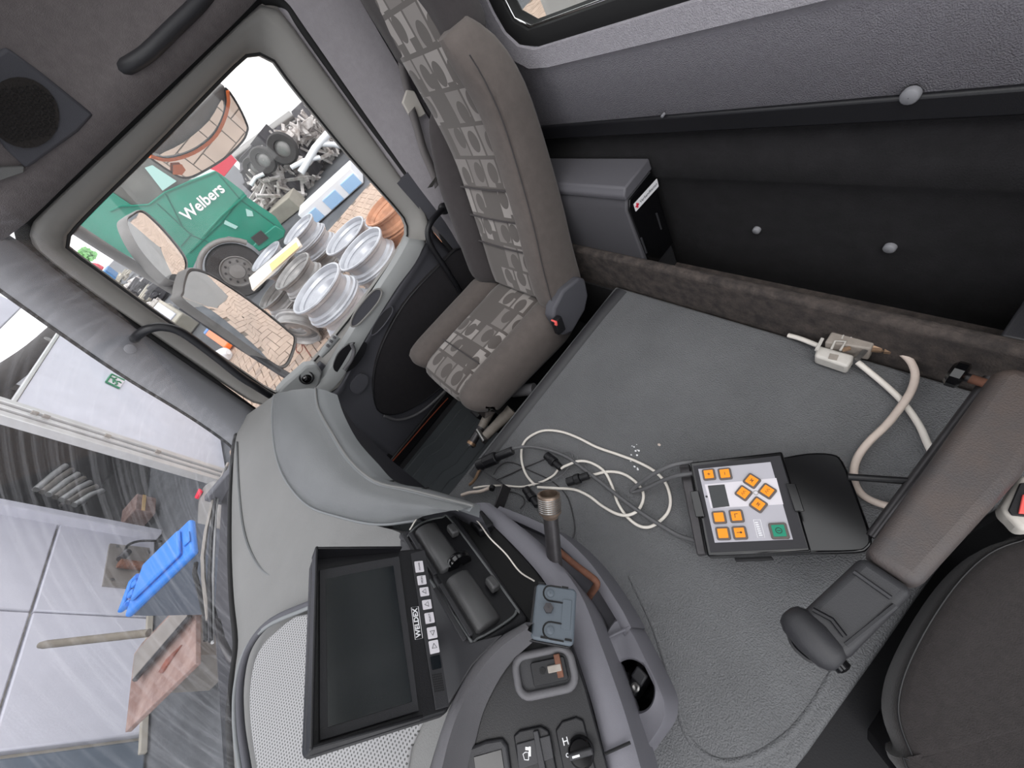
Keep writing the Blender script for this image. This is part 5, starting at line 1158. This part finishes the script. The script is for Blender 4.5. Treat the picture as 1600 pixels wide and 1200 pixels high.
for q in (((258, 300), (284, 352)), ((342, 272), (376, 312), (430, 352)), ((246, 318), (300, 368), (325, 378)), ((297, 395), (345, 350), (376, 312)), ((283, 385), (300, 365))):
    MB().tube(T(q, -0.005), 0.012, 5).build('panel_seam', 'truck_green_dark', gt)
for q in (((318, 368), (345, 338), (385, 305)), ((206, 322), (233, 320), (258, 301), (294, 285), (337, 268)), ((172, 330), (190, 322), (206, 322))):
    MB().tube(T(q, -0.01), 0.018, 5).build('body_crease', 'truck_green', gt)
tu = (T(((343, 296),))[0] - T(((288, 341),))[0]).normalized(); TM = frame(tu, UP if abs(tu.z) < .9 else V((0, 1, 0)))
TMx = Matrix((tu, V((-1, 0, 0)).cross(tu), V((-1, 0, 0)))).transposed()
tw = (T(((345, 294),))[0] - T(((286, 342),))[0]).length
text('lettering', 'Welbers', T(((317, 316),), -0.012)[0], TMx, tw * 0.29, 'white_print', gt, 0.004, bold=tw * 0.006, shear=0.1)
wc_ = T(((371, 424),), 0.0)[0]; wr = 0.52
MB().lathe(wc_, (-1, 0, 0), [(wr * .55, -0.02), (wr * .62, 0.03), (wr * .93, 0.04), (wr, 0.0), (wr, -0.2), (wr * .5, -0.22)], 36).build('tyre', 'tyre', gt)
wh = MB().lathe(wc_, (-1, 0, 0), [(wr * .6, 0.01), (wr * .56, 0.02), (wr * .5, -0.03), (wr * .3, -0.02), (wr * .26, 0.03), (0.002, 0.04)], 30).build('wheel', 'car_grey', gt)
for k in range(10):
    a = 6.283 * k / 10; MB().lathe(wc_ + V((-0.02 + 0.0, math.cos(a) * wr * .4, math.sin(a) * wr * .4)), (-1, 0, 0), [(0.022, -0.03), (0.022, 0.03), (0.002, 0.035)], 6).build('wheel_nut', 'tyre', wh)
arch = [wc_ + V((-0.03, math.cos(a) * wr * 1.18, math.sin(a) * wr * 1.18)) for a in [math.radians(20 + 10 * k) for k in range(15)]]
MB().tube(arch, 0.05, 8).build('wheel_arch', 'car_grey', gt)
MB().prism([p for p in T(((430, 352), (446, 362), (444, 371), (405, 393), (395, 384), (412, 366)), -0.06)], (0.08, 0, 0)).build('side_step', 'truck_green', gt, bevel=0.02)
MB().prism(T(((384, 326), (394, 330), (396, 338), (386, 338)), -0.02), (0.04, 0, 0)).build('door_handle', 'pale_green', gt)
MB().prism(T(((392, 372), (408, 360), (420, 372), (404, 384)), -0.08), (0.05, 0, 0)).build('step_grate', 'tyre', gt)
MB().prism(T(((352, 344), (372, 354), (368, 358), (350, 350)), -0.03), (0.03, 0, 0)).build('grab_rail', 'pale_green', gt)
# rest of the scrap yard
def blk(name, a, b, z, wd, ht, m, label, cat, parts=None):
    A, B = az(*a, z), az(*b, z); d = B - A; c = (A + B) / 2; M_ = frame(d, UP.cross(d))
    o = MB().box(c + UP * (ht / 2), (d.length, wd, ht), M_).build(name, m, None, bevel=0.02, smooth=False); tag(o, label, cat); return o, c, M_, d.length
t_ = thing('ramp_box', az(505, 295, GZ), 'long white box with light blue edges lying on the dark asphalt', 'box')
A, B = az(468, 330, -.55), az(548, 257, -.55); d = B - A; M_ = frame(d, UP.cross(d)); c = (A + B) / 2
MB().box(c + UP * -0.16, (d.length, 0.5, 0.36), M_).build('body', 'white_paint', t_, bevel=0.02)
for s_ in (-.36, 0.02, .36): MB().box(c + d * s_ + M_.col[1] * (-0.26 if (M_.col[1]).x > 0 else 0.26) + UP * -0.2, (d.length * .24, 0.03, 0.24), M_).build('blue_panel', 'light_blue' if s_ else 'blue_mid', t_, bevel=0.01)
blk('concrete_block', (440, 345), (474, 318), GZ, 0.5, 0.35, 'concrete', 'low pale concrete block behind the wheel rims', 'block')
blk('red_frame', (348, 278), (374, 246), -.2, 0.4, 0.6, 'red', 'red frame piece standing under the kerb mirror', 'frame')
tk = thing('white_tank', (34, -6.5, GZ), 'huge white tank in the background behind the scrap heap', 'tank')
tc_ = ax(395, 145, 30)
MB().lathe(tc_ - UP * 3, UP, [(3.6, -3), (3.8, 0), (3.7, 2.2), (3.0, 4.2), (1.6, 5.2), (0.01, 5.5)], 40).build('shell', 'tank_white', tk)
MB().lathe(tc_ - UP * 3, UP, [(3.82, -0.05), (3.86, 0), (3.82, 0.05)], 40).build('weld_band', 'concrete', tk)
for i, (a, b, lb) in enumerate((((366, 246), (456, 180), 'upper of two long steel pipes above the scrap heap'), ((372, 252), (462, 190), 'lower of two long steel pipes above the scrap heap'))):
    A, B = ax(*a, 13.2 + i * 0.5), ax(*b, 13.2 + i * 0.5); o = tag(MB().tube([A, B], 0.11, 12).build('steel_pipe', 'steel'), lb, 'pipe')
hp_ = MB(); rnd = random.Random(3)
for i in range(900):
    px, py = rnd.uniform(398, 575), rnd.uniform(170, 335)
    if (px - 398) * 0.62 + (py - 335) * 0.9 > 2 or (px - 398) + (335 - py) * -0.0 < 0: pass
    if py > 322 - (px - 440) * 0.82 + 10 or py < 285 - (px - 370) * 0.95: continue
    X = rnd.uniform(12.2, 13.6); p = ax(px, py, X)
    if p.z < GZ: continue
    M_ = Matrix.Rotation(rnd.uniform(0, 6), 3, 'X') @ Matrix.Rotation(rnd.uniform(0, 6), 3, 'Y') @ Matrix.Rotation(rnd.uniform(0, 6), 3, 'Z')
    if rnd.random() < .6: hp_.box(p, (rnd.uniform(.3, .9), rnd.uniform(.03, .08), rnd.uniform(.03, .08)), M_)
    else: hp_.box(p, (rnd.uniform(.1, .3), rnd.uniform(.06, .25), rnd.uniform(.03, .2)), M_)
sh_ = tag(hp_.build('scrap_heap', 'scrap', smooth=False), 'heap of tangled scrap metal and axles beside the green truck', 'scrap heap', kind='stuff')
hb_ = MB()
for i in range(120):
    px, py = rnd.uniform(398, 560), rnd.uniform(180, 335)
    if py > 322 - (px - 440) * 0.82 + 10 or py < 290 - (px - 370) * 0.95: continue
    p = ax(px, py, rnd.uniform(12.8, 14))
    if p.z < GZ: continue
    M_ = Matrix.Rotation(rnd.uniform(0, 6), 3, 'Z') @ Matrix.Rotation(rnd.uniform(0, 6), 3, 'Y')
    hb_.box(p, (rnd.uniform(.4, 1.0), rnd.uniform(.3, .7), rnd.uniform(.2, .6)), M_)
hb_.build('dark_scrap', 'scrap_dark', sh_, smooth=False)
for i, (px, py, r, lb) in enumerate(((442, 232, .34, 'worn tyre high in the scrap heap below the pipes'), (412, 250, .3, 'small tyre at the left of the scrap heap'), (398, 262, .26, 'smallest tyre next to the red frame'))):
    p = ax(px, py, 11.6 + i * 0.4); o = tag(MB().lathe(p, V((-1, 0.5, 0.2)), [(r * .5, -.08), (r * .55, .08), (r * .9, .1), (r, .04), (r, -.04), (r * .9, -.1)], 24, True).build('tyre', 'tyre'), lb, 'tyre')
    MB().lathe(p, V((-1, 0.5, 0.2)), [(r * .52, 0), (r * .3, .03), (.01, .03)], 16).build('hub', 'rim_grey', o)
for a, b, w_, lb in (((470, 270), (520, 200), .16, 'white axle beam in the middle of the scrap heap'), ((455, 262), (500, 246), .1, 'short white bar across the scrap heap'), ((500, 225), (545, 232), .12, 'white bar near the rear edge of the window'), ((392, 290), (412, 272), .08, 'cream strut crossing at the left of the scrap heap')):
    A, B = ax(*a, 11.2), ax(*b, 11.2); tag(MB().tube([A, (A + B) / 2 + V((0, 0, .05)), B], w_ / 2, 8).build('axle_beam', 'white_paint'), lb, 'beam')
# far left of the window, seen past the mirrors
def far_base(px, py):
    c = az(px, py, GZ); return c, (c - CAM).dot(FWD) / FPX
for name, px, py, ln, ht, m, lb, cat in (('parked_van', 128, 432, 46, 2.2, 'white_paint', 'white van far away behind the upper mirror arm', 'van'),
        ('parked_car', 152, 440, 44, 1.3, 'red', 'red car far away between window frame and mirror arm', 'car'), ('skip_container', 176, 454, 50, 1.0, 'container_blue', 'blue skip container far away below the red car', 'container')):
    c, s_ = far_base(px, py); L_ = ln * s_ * 0.9; r_ = thing(name, c, lb, cat)
    pr = [(-.5, .25), (.5, .25), (.5, .55), (.3, .62), (.18, 1), (-.42, 1), (-.5, .7)] if cat != 'container' else [(-.4, .05), (.4, .05), (.5, 1), (-.5, 1)]
    MB().prism([c + V((0, a * L_, b * ht)) for a, b in pr], (1.8, 0, 0)).build('body', m, r_, bevel=0.08, smooth=False)
    if cat != 'container':
        MB().prism([c + V((-.03, a * L_, b * ht)) for a, b in ((-.4, .65), (.22, .65), (.14, .92), (-.38, .92))], (.05, 0, 0)).build('window', 'window_dark', r_, smooth=False)
        for a in (-.32, .32): MB().lathe(c + V((-.02, a * L_, .3)), (-1, 0, 0), [(.3, -.2), (.3, .02), (.01, .03)], 14).build('wheel', 'tyre', r_)
    else:
        for a in (-.3, 0, .3): MB().box(c + V((-.04, a * L_, ht * .5)), (.08, .08, ht * .9)).build('rib', m, r_)
c, s_ = far_base(140, 412); bu = thing('bush', c, 'green bush far away in front of the green truck', 'bush'); mbb = MB()
for i in range(160):
    p = c + V((rnd.uniform(-1, 1), rnd.uniform(-3.5, 3.5), rnd.uniform(0.2, 3.2)))
    mbb.box(p, (.9, .8, .6), Matrix.Rotation(rnd.uniform(0, 3), 3, V((rnd.random(), rnd.random(), rnd.random() + .1)).normalized()))
mbb.build('foliage', 'leaf_green', bu, smooth=False); MB().tube([c, c + UP * 1.5], .15, 8).build('stem', 'handle_wood', bu)
piles = [((212, 462), 'scrap', 'tangle of grey hose', 1.5), ((232, 486), 'concrete', 'pale concrete kerb pile', 1.2), ((262, 462), 'scrap_dark', 'dark crate', 0.9), ((192, 448), 'concrete', 'pale block', 2.0), ((262, 492), 'scrap', 'heap of steel rods', 0.5), ((238, 508), 'white_paint', 'white pallet frame', 0.6), ((232, 452), 'scrap_dark', 'dark timber stack', 1.2)]
for q, m, lb, w_ in piles:
    p = az(*q, GZ); b = MB()
    for i in range(16):
        M_ = Matrix.Rotation(rnd.uniform(-.2, .2), 3, 'X') @ Matrix.Rotation(rnd.uniform(0, 3), 3, 'Z')
        b.box(p + V((rnd.uniform(-.4, .4) * w_, rnd.uniform(-.4, .4) * w_, 0.05 + i * 0.03)), (rnd.uniform(.4, .9) * w_, rnd.uniform(.05, .2) * w_, .1), M_)
    tag(b.build('yard_pile', m, smooth=False), lb + ' on the ground between the wing mirror and the pillar', 'pile')
# bits near the lower mirror
yp = az(345, 533, GZ + .02); 
A, B = az(328, 520, GZ + .1), az(358, 540, GZ + .1)
ys = thing('ratchet_strap', (A + B) / 2 - UP * .1, 'yellow ratchet strap bundle lying on the ground under the tall mirror', 'strap')
MB().box((A + B) / 2, ((B - A).length, .16, .1), frame(B - A, UP.cross(B - A))).build('webbing', 'amber', ys, bevel=0.02)
MB().box(A + (A - B).normalized() * .1, (.2, .15, .12), frame(B - A, UP.cross(B - A))).build('buckle', 'blue_mid', ys, bevel=0.02)
wb = thing('white_canister', az(345, 562, GZ), 'white canister lying beside the yellow strap', 'canister')
A, B = az(336, 562, GZ + .12), az(354, 552, GZ + .12)
MB().tube([A, A.lerp(B, .1), A.lerp(B, .9), B], [.06, .12, .12, .05], 14).build('body', 'white_paint', wb); MB().tube([B, B + (B - A).normalized() * .06], .04, 10).build('cap', 'white_print', wb)
cb = thing('concrete_trough', az(285, 500, GZ), 'small pale concrete trough on the paving behind the mirror', 'trough')
A, B = az(262, 492, GZ), az(300, 520, GZ); d = B - A; M_ = frame(d, UP.cross(d)); c = (A + B) / 2
MB().box(c + UP * .2, (d.length, .6, .4), M_).build('base', 'concrete', cb, bevel=0.03); MB().box(c + UP * .41, (d.length * .8, .42, .04), M_).build('inner_edge', 'wall_white', cb, bevel=0.01)

# ---- hall facade ahead of the windscreen
WY = 4.04
wf = struct('wall_front', (4, WY, GZ))
for x0, x1 in ((2.62, 3.86), (3.86, 5.12)):
    for z0, z1 in ((GZ, 0.05), (0.05, 1.9), (1.9, 4.2)):
        MB().box(((x0 + x1) / 2, WY + 0.08, (z0 + z1) / 2), (x1 - x0 - 0.02, 0.16, z1 - z0 - 0.02)).build('wall_panel', 'wall_white', wf, bevel=0.012)
MB().box((3.9, WY + 0.1, 1.5), (2.6, 0.1, 4.9)).build('panel_core', 'concrete', wf, smooth=False)
MB().box((5.13, WY + 0.02, 1.6), (0.1, 0.28, 5.0)).build('end_profile', 'wall_white', wf, bevel=0.02)
MB().box((3.2, WY - 0.01, GZ + 0.03), (1.5, 0.03, 0.06)).build('plinth', 'concrete', wf, bevel=0.01)
MB().box((6.9, WY + 0.3, 3.2), (3.5, 0.2, 2.9)).build('upper_facade', 'wall_white', wf, bevel=0.02)
MB().box((10.2, WY + 0.3, 3.1), (3.0, 0.2, 3.2)).build('upper_facade', 'wall_white', wf, bevel=0.02)
wl = struct('wall_post', (1.6, 3.6, GZ)); MB().box((1.4, WY + 0.1, 1.2), (2.36, 0.2, 4.2)).build('post', 'post_blue', wl, bevel=0.02)
MB().box((2.0, WY - 0.01, 1.2), (0.05, 0.03, 4.2)).build('post_seam', 'rubber', wl, smooth=False)
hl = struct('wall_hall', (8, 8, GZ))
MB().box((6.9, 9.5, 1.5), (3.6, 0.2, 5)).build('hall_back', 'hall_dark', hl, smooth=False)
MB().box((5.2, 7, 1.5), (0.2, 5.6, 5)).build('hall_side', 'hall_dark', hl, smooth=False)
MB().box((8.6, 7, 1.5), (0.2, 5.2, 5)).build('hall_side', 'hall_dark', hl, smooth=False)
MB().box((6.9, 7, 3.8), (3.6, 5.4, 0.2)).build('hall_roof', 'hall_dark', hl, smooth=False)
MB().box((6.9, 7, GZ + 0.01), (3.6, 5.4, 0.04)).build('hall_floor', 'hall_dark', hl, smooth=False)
for k in range(3): MB().tube([ay(95 - 40 * k, 790 - 60 * k, 6.0), ay(160 - 40 * k, 700 - 40 * k, 6.0)], 0.03, 6).build('steel_beam', 'car_grey', hl)
rc_ = thing('roller_curtain', ay(108, 762, 5.2), 'pale striped roll standing inside the dark hall opening', 'curtain')
for k in range(7):
    a, b = ay(56 + k * 1.0 + k * 9, 765 + k * 4, 5.2), ay(102 + k * 9.5, 728 + k * 6.5, 5.2)
    MB().tube([a, (a + b) / 2 + V((0, -0.06, 0)), b], 0.045, 8).build('slat', 'sheet_metal' if k % 2 else 'aluminium', rc_)
ct = thing('cardboard_box', az(245, 815, GZ), 'brown cardboard box low inside the dark hall', 'box')
A = az(238, 812, GZ + .16) + V((0.55, 0.3, 0)); MB().box(A, (0.35, 0.3, 0.24)).build('box_body', 'rust_board', ct, bevel=0.01); MB().box(A + V((0, -0.152, 0.03)), (0.35, 0.006, 0.04)).build('tape', 'wood', ct)
# white gate leaf with the exit sign
gy = 2.7
dg = struct('door_2', (6.5, gy, GZ))
MB().box((6.25, gy + 0.04, (GZ + 1.03) / 2 + 0.01), (2.9, 0.06, 1.03 - GZ - 0.02)).build('leaf', 'gate_white', dg, bevel=0.006)
MB().box((6.25, gy + 0.04, 1.05), (2.9, 0.08, 0.03)).build('top_rail', 'aluminium', dg, bevel=0.004)
for k, (x, wd) in enumerate(((4.76, 0.07), (4.68, 0.05), (4.6, 0.08))): MB().box((x, gy + 0.02 + 0.02 * k, 0.3), (wd, 0.09, 2.4)).build('edge_profile', 'aluminium', dg, bevel=0.006)
for z in (0.9, 0.82, 0.35, -0.1): MB().box((4.66, gy - 0.04, z), (0.03, 0.03, 0.05)).build('hinge', 'sheet_metal', dg, bevel=0.004)
so = ay(180, 596, gy - 0.004); sx = (ay(192, 600, gy) - ay(170, 590, gy)); 
es = thing('exit_sign', so, 'green running man exit sign on the white gate leaf', 'sign')
s0, s1, s2_, s3_ = [ay(*q, gy - 0.002) for q in ((165.5, 597), (174, 585), (194.5, 595), (187, 607))]
MB().prism([s0, s1, s2_, s3_], (0, 0.004, 0)).build('plate', 'keypad_light', es, smooth=False)
eu = (s2_ - s1).normalized(); ev = (s1 - s0).normalized(); E_ = lambda u, v: s0 + (s3_ - s0) * u + (s1 - s0) * v + V((0, -0.003, 0))
for a, b in (((0, 0), (1, 0)), ((0, 1), (1, 1)), ((0, 0), (0, 1))): MB().tube([E_(*a), E_(*b)], 0.012, 6).build('border', 'sign_green', es)
mn_ = MB(); mn_.lathe(E_(.22, .66), (0, -1, 0), [(0.022, 0), (0.022, .004), (0.001, .004)], 12)
for ch in (((.3, .55), (.52, .5)), ((.3, .6), (.42, .82)), ((.32, .5), (.42, .25)), ((.52, .5), (.75, .62), (.88, .55)), ((.52, .5), (.68, .32), (.62, .15))): mn_.tube([E_(*q) for q in ch], 0.011, 6)
mn_.build('running_man', 'sign_green', es)
gtb = [ay(-60, 640, 3.3), ay(0, 592, 3.3), ay(60, 548, 3.3), ay(112, 498, 3.3)]
gu_ = thing('awning_roll', gtb[1], 'dark grimy awning roll above the white gate leaf', 'awning')
MB().tube(spline(gtb, 4), 0.13, 14).build('roll', 'tyre', gu_); MB().lathe(gtb[2] + V((0, -0.2, 0)), (0, -1, 0), [(.05, 0), (.05, .01), (.001, .01)], 10).build('patch', 'car_grey', gu_)
# hinge plate on the wall
hpz = [ay(*q, WY - 0.022) for q in ((172, 849), (234, 856), (232, 921), (161, 914))]
hpt = thing('hinge_plate', sum(hpz, V()) / 4, 'bolted steel plate with a hinge pipe on the white wall', 'plate')
MB().prism(hpz, (0, 0.02, 0)).build('plate', 'sheet_metal', hpt, smooth=False)
for q in ((182, 855), (174, 907), (231, 864)): MB().lathe(ay(*q, WY - 0.012), (0, -1, 0), [(.02, 0), (.02, .02), (.001, .022)], 6).build('bolt', 'steel', hpt)
MB().tube([ay(186, 880, WY - .08), ay(225, 885, WY - .08)], .05, 10).build('hinge_pipe', 'rusty', hpt); MB().tube([ay(188, 874, WY - .1), ay(200, 862, WY - .12)], .04, 8).build('pin', 'dark_steel', hpt)
MB().tube(spline([ay(*q, WY - .1) for q in ((194, 864), (200, 852), (215, 846), (235, 845), (252, 846))], 4), .015, 6).build('hose', 'rubber', hpt)
# wheelie bin
lz = 0.06
L0 = [az(*q, lz) for q in ((192, 966), (221, 884), (296, 810), (300, 862))]
bc_ = sum(L0, V()) / 4
bn = thing('wheelie_bin', (bc_.x, bc_.y, GZ), 'grey wheelie bin with a bright blue lid in front of the windscreen', 'bin')
bt_ = [bc_ + (p - bc_) * .94 for p in L0]; bb_ = [V((bc_.x + (p.x - bc_.x) * .75, bc_.y + (p.y - bc_.y) * .75, GZ + .06)) for p in L0]
MB().grid([bb_, [p - UP * .12 for p in bt_], [p - UP * .02 for p in bt_]], True).build('body', 'bin_grey', bn, ang=20)
ld = MB().prism([p - UP * .05 for p in L0], (0, 0, .05)).build('lid', 'bin_blue', bn, bevel=0.02, seg=3)
I0 = [bc_ + (p - bc_) * .72 for p in L0]; MB().prism(I0, (0, 0, .03)).build('lid_panel', 'bin_blue', ld, bevel=0.015)
hz0 = L0[0].lerp(L0[1], .25), L0[0].lerp(L0[1], .8)
MB().tube([hz0[0], hz0[0] + (L0[0] - L0[3]).normalized() * .07, hz0[1] + (L0[0] - L0[3]).normalized() * .07, hz0[1]], .018, 8).build('lid_handle', 'bin_blue', bn)
for k in (.3, .5, .7): 
    q = L0[0].lerp(L0[1], k); MB().box(q + (L0[0] - L0[3]).normalized() * .03 - UP * .02, (.05, .05, .05)).build('hinge_lug', 'bin_blue', bn, bevel=0.01)
MB().prism([L0[3].lerp(L0[2], .3) + UP * .002, L0[3].lerp(L0[2], .6) + UP * .002, L0[3].lerp(L0[2], .6) + (L0[0] - L0[3]) * .09 + UP * .002, L0[3].lerp(L0[2], .3) + (L0[0] - L0[3]) * .09 + UP * .002], (0, 0, .012)).build('grip', 'bin_blue', ld, bevel=0.005)
for s_ in (.2, .8): MB().lathe(bb_[0].lerp(bb_[1], s_) + UP * .03, (L0[1] - L0[0]), [(.02, -.03), (.09, -.03), (.09, .03), (.02, .03)], 16).build('wheel', 'tyre', bn)
# barrow with a rusty sheet tray and its handle
tzb = -0.42
bwp = [az(*q, tzb) for q in ((195, 1145), (209, 1022), (222, 1004), (298, 925), (306, 922), (305, 1037))]
bo_c = sum(bwp, V()) / 6
bw = thing('hand_barrow', (bo_c.x, bo_c.y, GZ), 'rusty sheet metal barrow beside the blue lidded bin', 'barrow')
MB().prism([p - UP * .04 for p in bwp], (0, 0, .04)).build('tray', 'rust_board', bw, bevel=0.006)
fl_ = [az(*q, tzb + .07) for q in ((206, 1062), (209, 1024), (222, 1006), (292, 934), (292, 962))]
MB().prism([p - UP * .03 for p in fl_], (0, 0, .03)).build('flap', 'sheet_metal', bw, bevel=0.006)
MB().tube([fl_[0] - UP * .02, fl_[-1] - UP * .02], .02, 6).build('flap_hinge', 'dark_steel', bw)
MB().prism([V((bo_c.x + (p.x - bo_c.x) * .6, bo_c.y + (p.y - bo_c.y) * .6, GZ)) for p in bwp], (0, 0, tzb - .04 - GZ)).build('stand', 'sheet_metal', bw)
MB().prism([az(*q, tzb + .002) for q in ((250, 1050), (262, 1030), (285, 1008), (275, 1022), (255, 1052))], (0, 0, .012)).build('dirt_patch', 'rim_red', bw)
MB().lathe(az(308, 980, -.6), V((1, .2, 0)), [(.05, -.04), (.15, -.04), (.17, 0), (.15, .04), (.05, .04)], 20).build('wheel', 'orange_cord', bw)
hd0, hd1 = ay(62, 1008, 3.7), ay(232, 989, 3.1)
tag(MB().tube([hd0, hd0.lerp(hd1, .05), hd1], [.022, .03, .03], 10).build('shovel_handle', 'handle_wood'), 'grey wooden shovel handle sticking up from behind the barrow', 'handle')
# car rear corner with red lamp
cg = thing('trailer_corner', az(322, 820, GZ), 'grey rounded vehicle corner with a small red lamp behind the wiper', 'vehicle corner')
cpz = spline([az(*q, -.45) for q in ((306, 790), (312, 768), (322, 754), (336, 752), (338, 800), (322, 862), (306, 850))], 3, True)
MB().prism([p - UP * .4 for p in cpz], (0, 0, .4)).build('panel', 'car_grey', cg, bevel=0.05, seg=3)
MB().prism([az(*q, -.44) for q in ((307, 778), (314, 764), (317, 768), (310, 780))], (0, 0, .02)).build('lamp', 'red', cg)
# windscreen wipers and cowl
cf = struct('wall_cab_front', (0, 0.9, -0.4))
MB().prism([V((-1.05, .80, .735)), V((1.0, .70, .735)), V((1.04, .86, .70)), V((.6, .98, .68)), V((-1.05, 1.02, .68))], (0, 0, -.9)).build('cowl', 'black_plastic', cf, bevel=0.02)
wp = thing('wiper', ay(330, 960, .86), 'long wiper arm lying outside at the foot of the windscreen', 'wiper')
def wy(px, py, y=.86): return ay(px, py, y)
MB().tube([wy(356, 724), wy(335, 772), wy(322, 830), wy(317, 870), wy(318, 905), wy(326, 968)], .006, 6).build('arm', 'sheet_metal', wp)
MB().tube([wy(354, 730, .85), wy(336, 780, .85), wy(330, 840, .85), wy(327, 900, .85), wy(329, 1002, .85)], .005, 6).build('blade', 'black_plastic', wp)
MB().tube([wy(346, 745, .85), wy(337, 800, .85), wy(333, 900, .85), wy(332, 1005, .85)], .0035, 6).build('blade_rail', 'aluminium', wp)
MB().tube([wy(306, 880, .87), wy(304, 895, .87), wy(312, 925, .87), wy(320, 960, .87), wy(322, 1000, .87)], .006, 6).build('washer_hose', 'rubber', wp)
wp2 = thing('wiper', ay(355, 1020, .86), 'short wiper joint at the lower corner of the windscreen', 'wiper')
MB().tube([wy(338, 970), wy(345, 1000), wy(358, 1025), wy(374, 1045)], .009, 8).build('arm', 'dark_steel', wp2); MB().tube([wy(330, 935), wy(345, 995), wy(368, 1050)], .004, 6).build('blade', 'black_plastic', wp2)
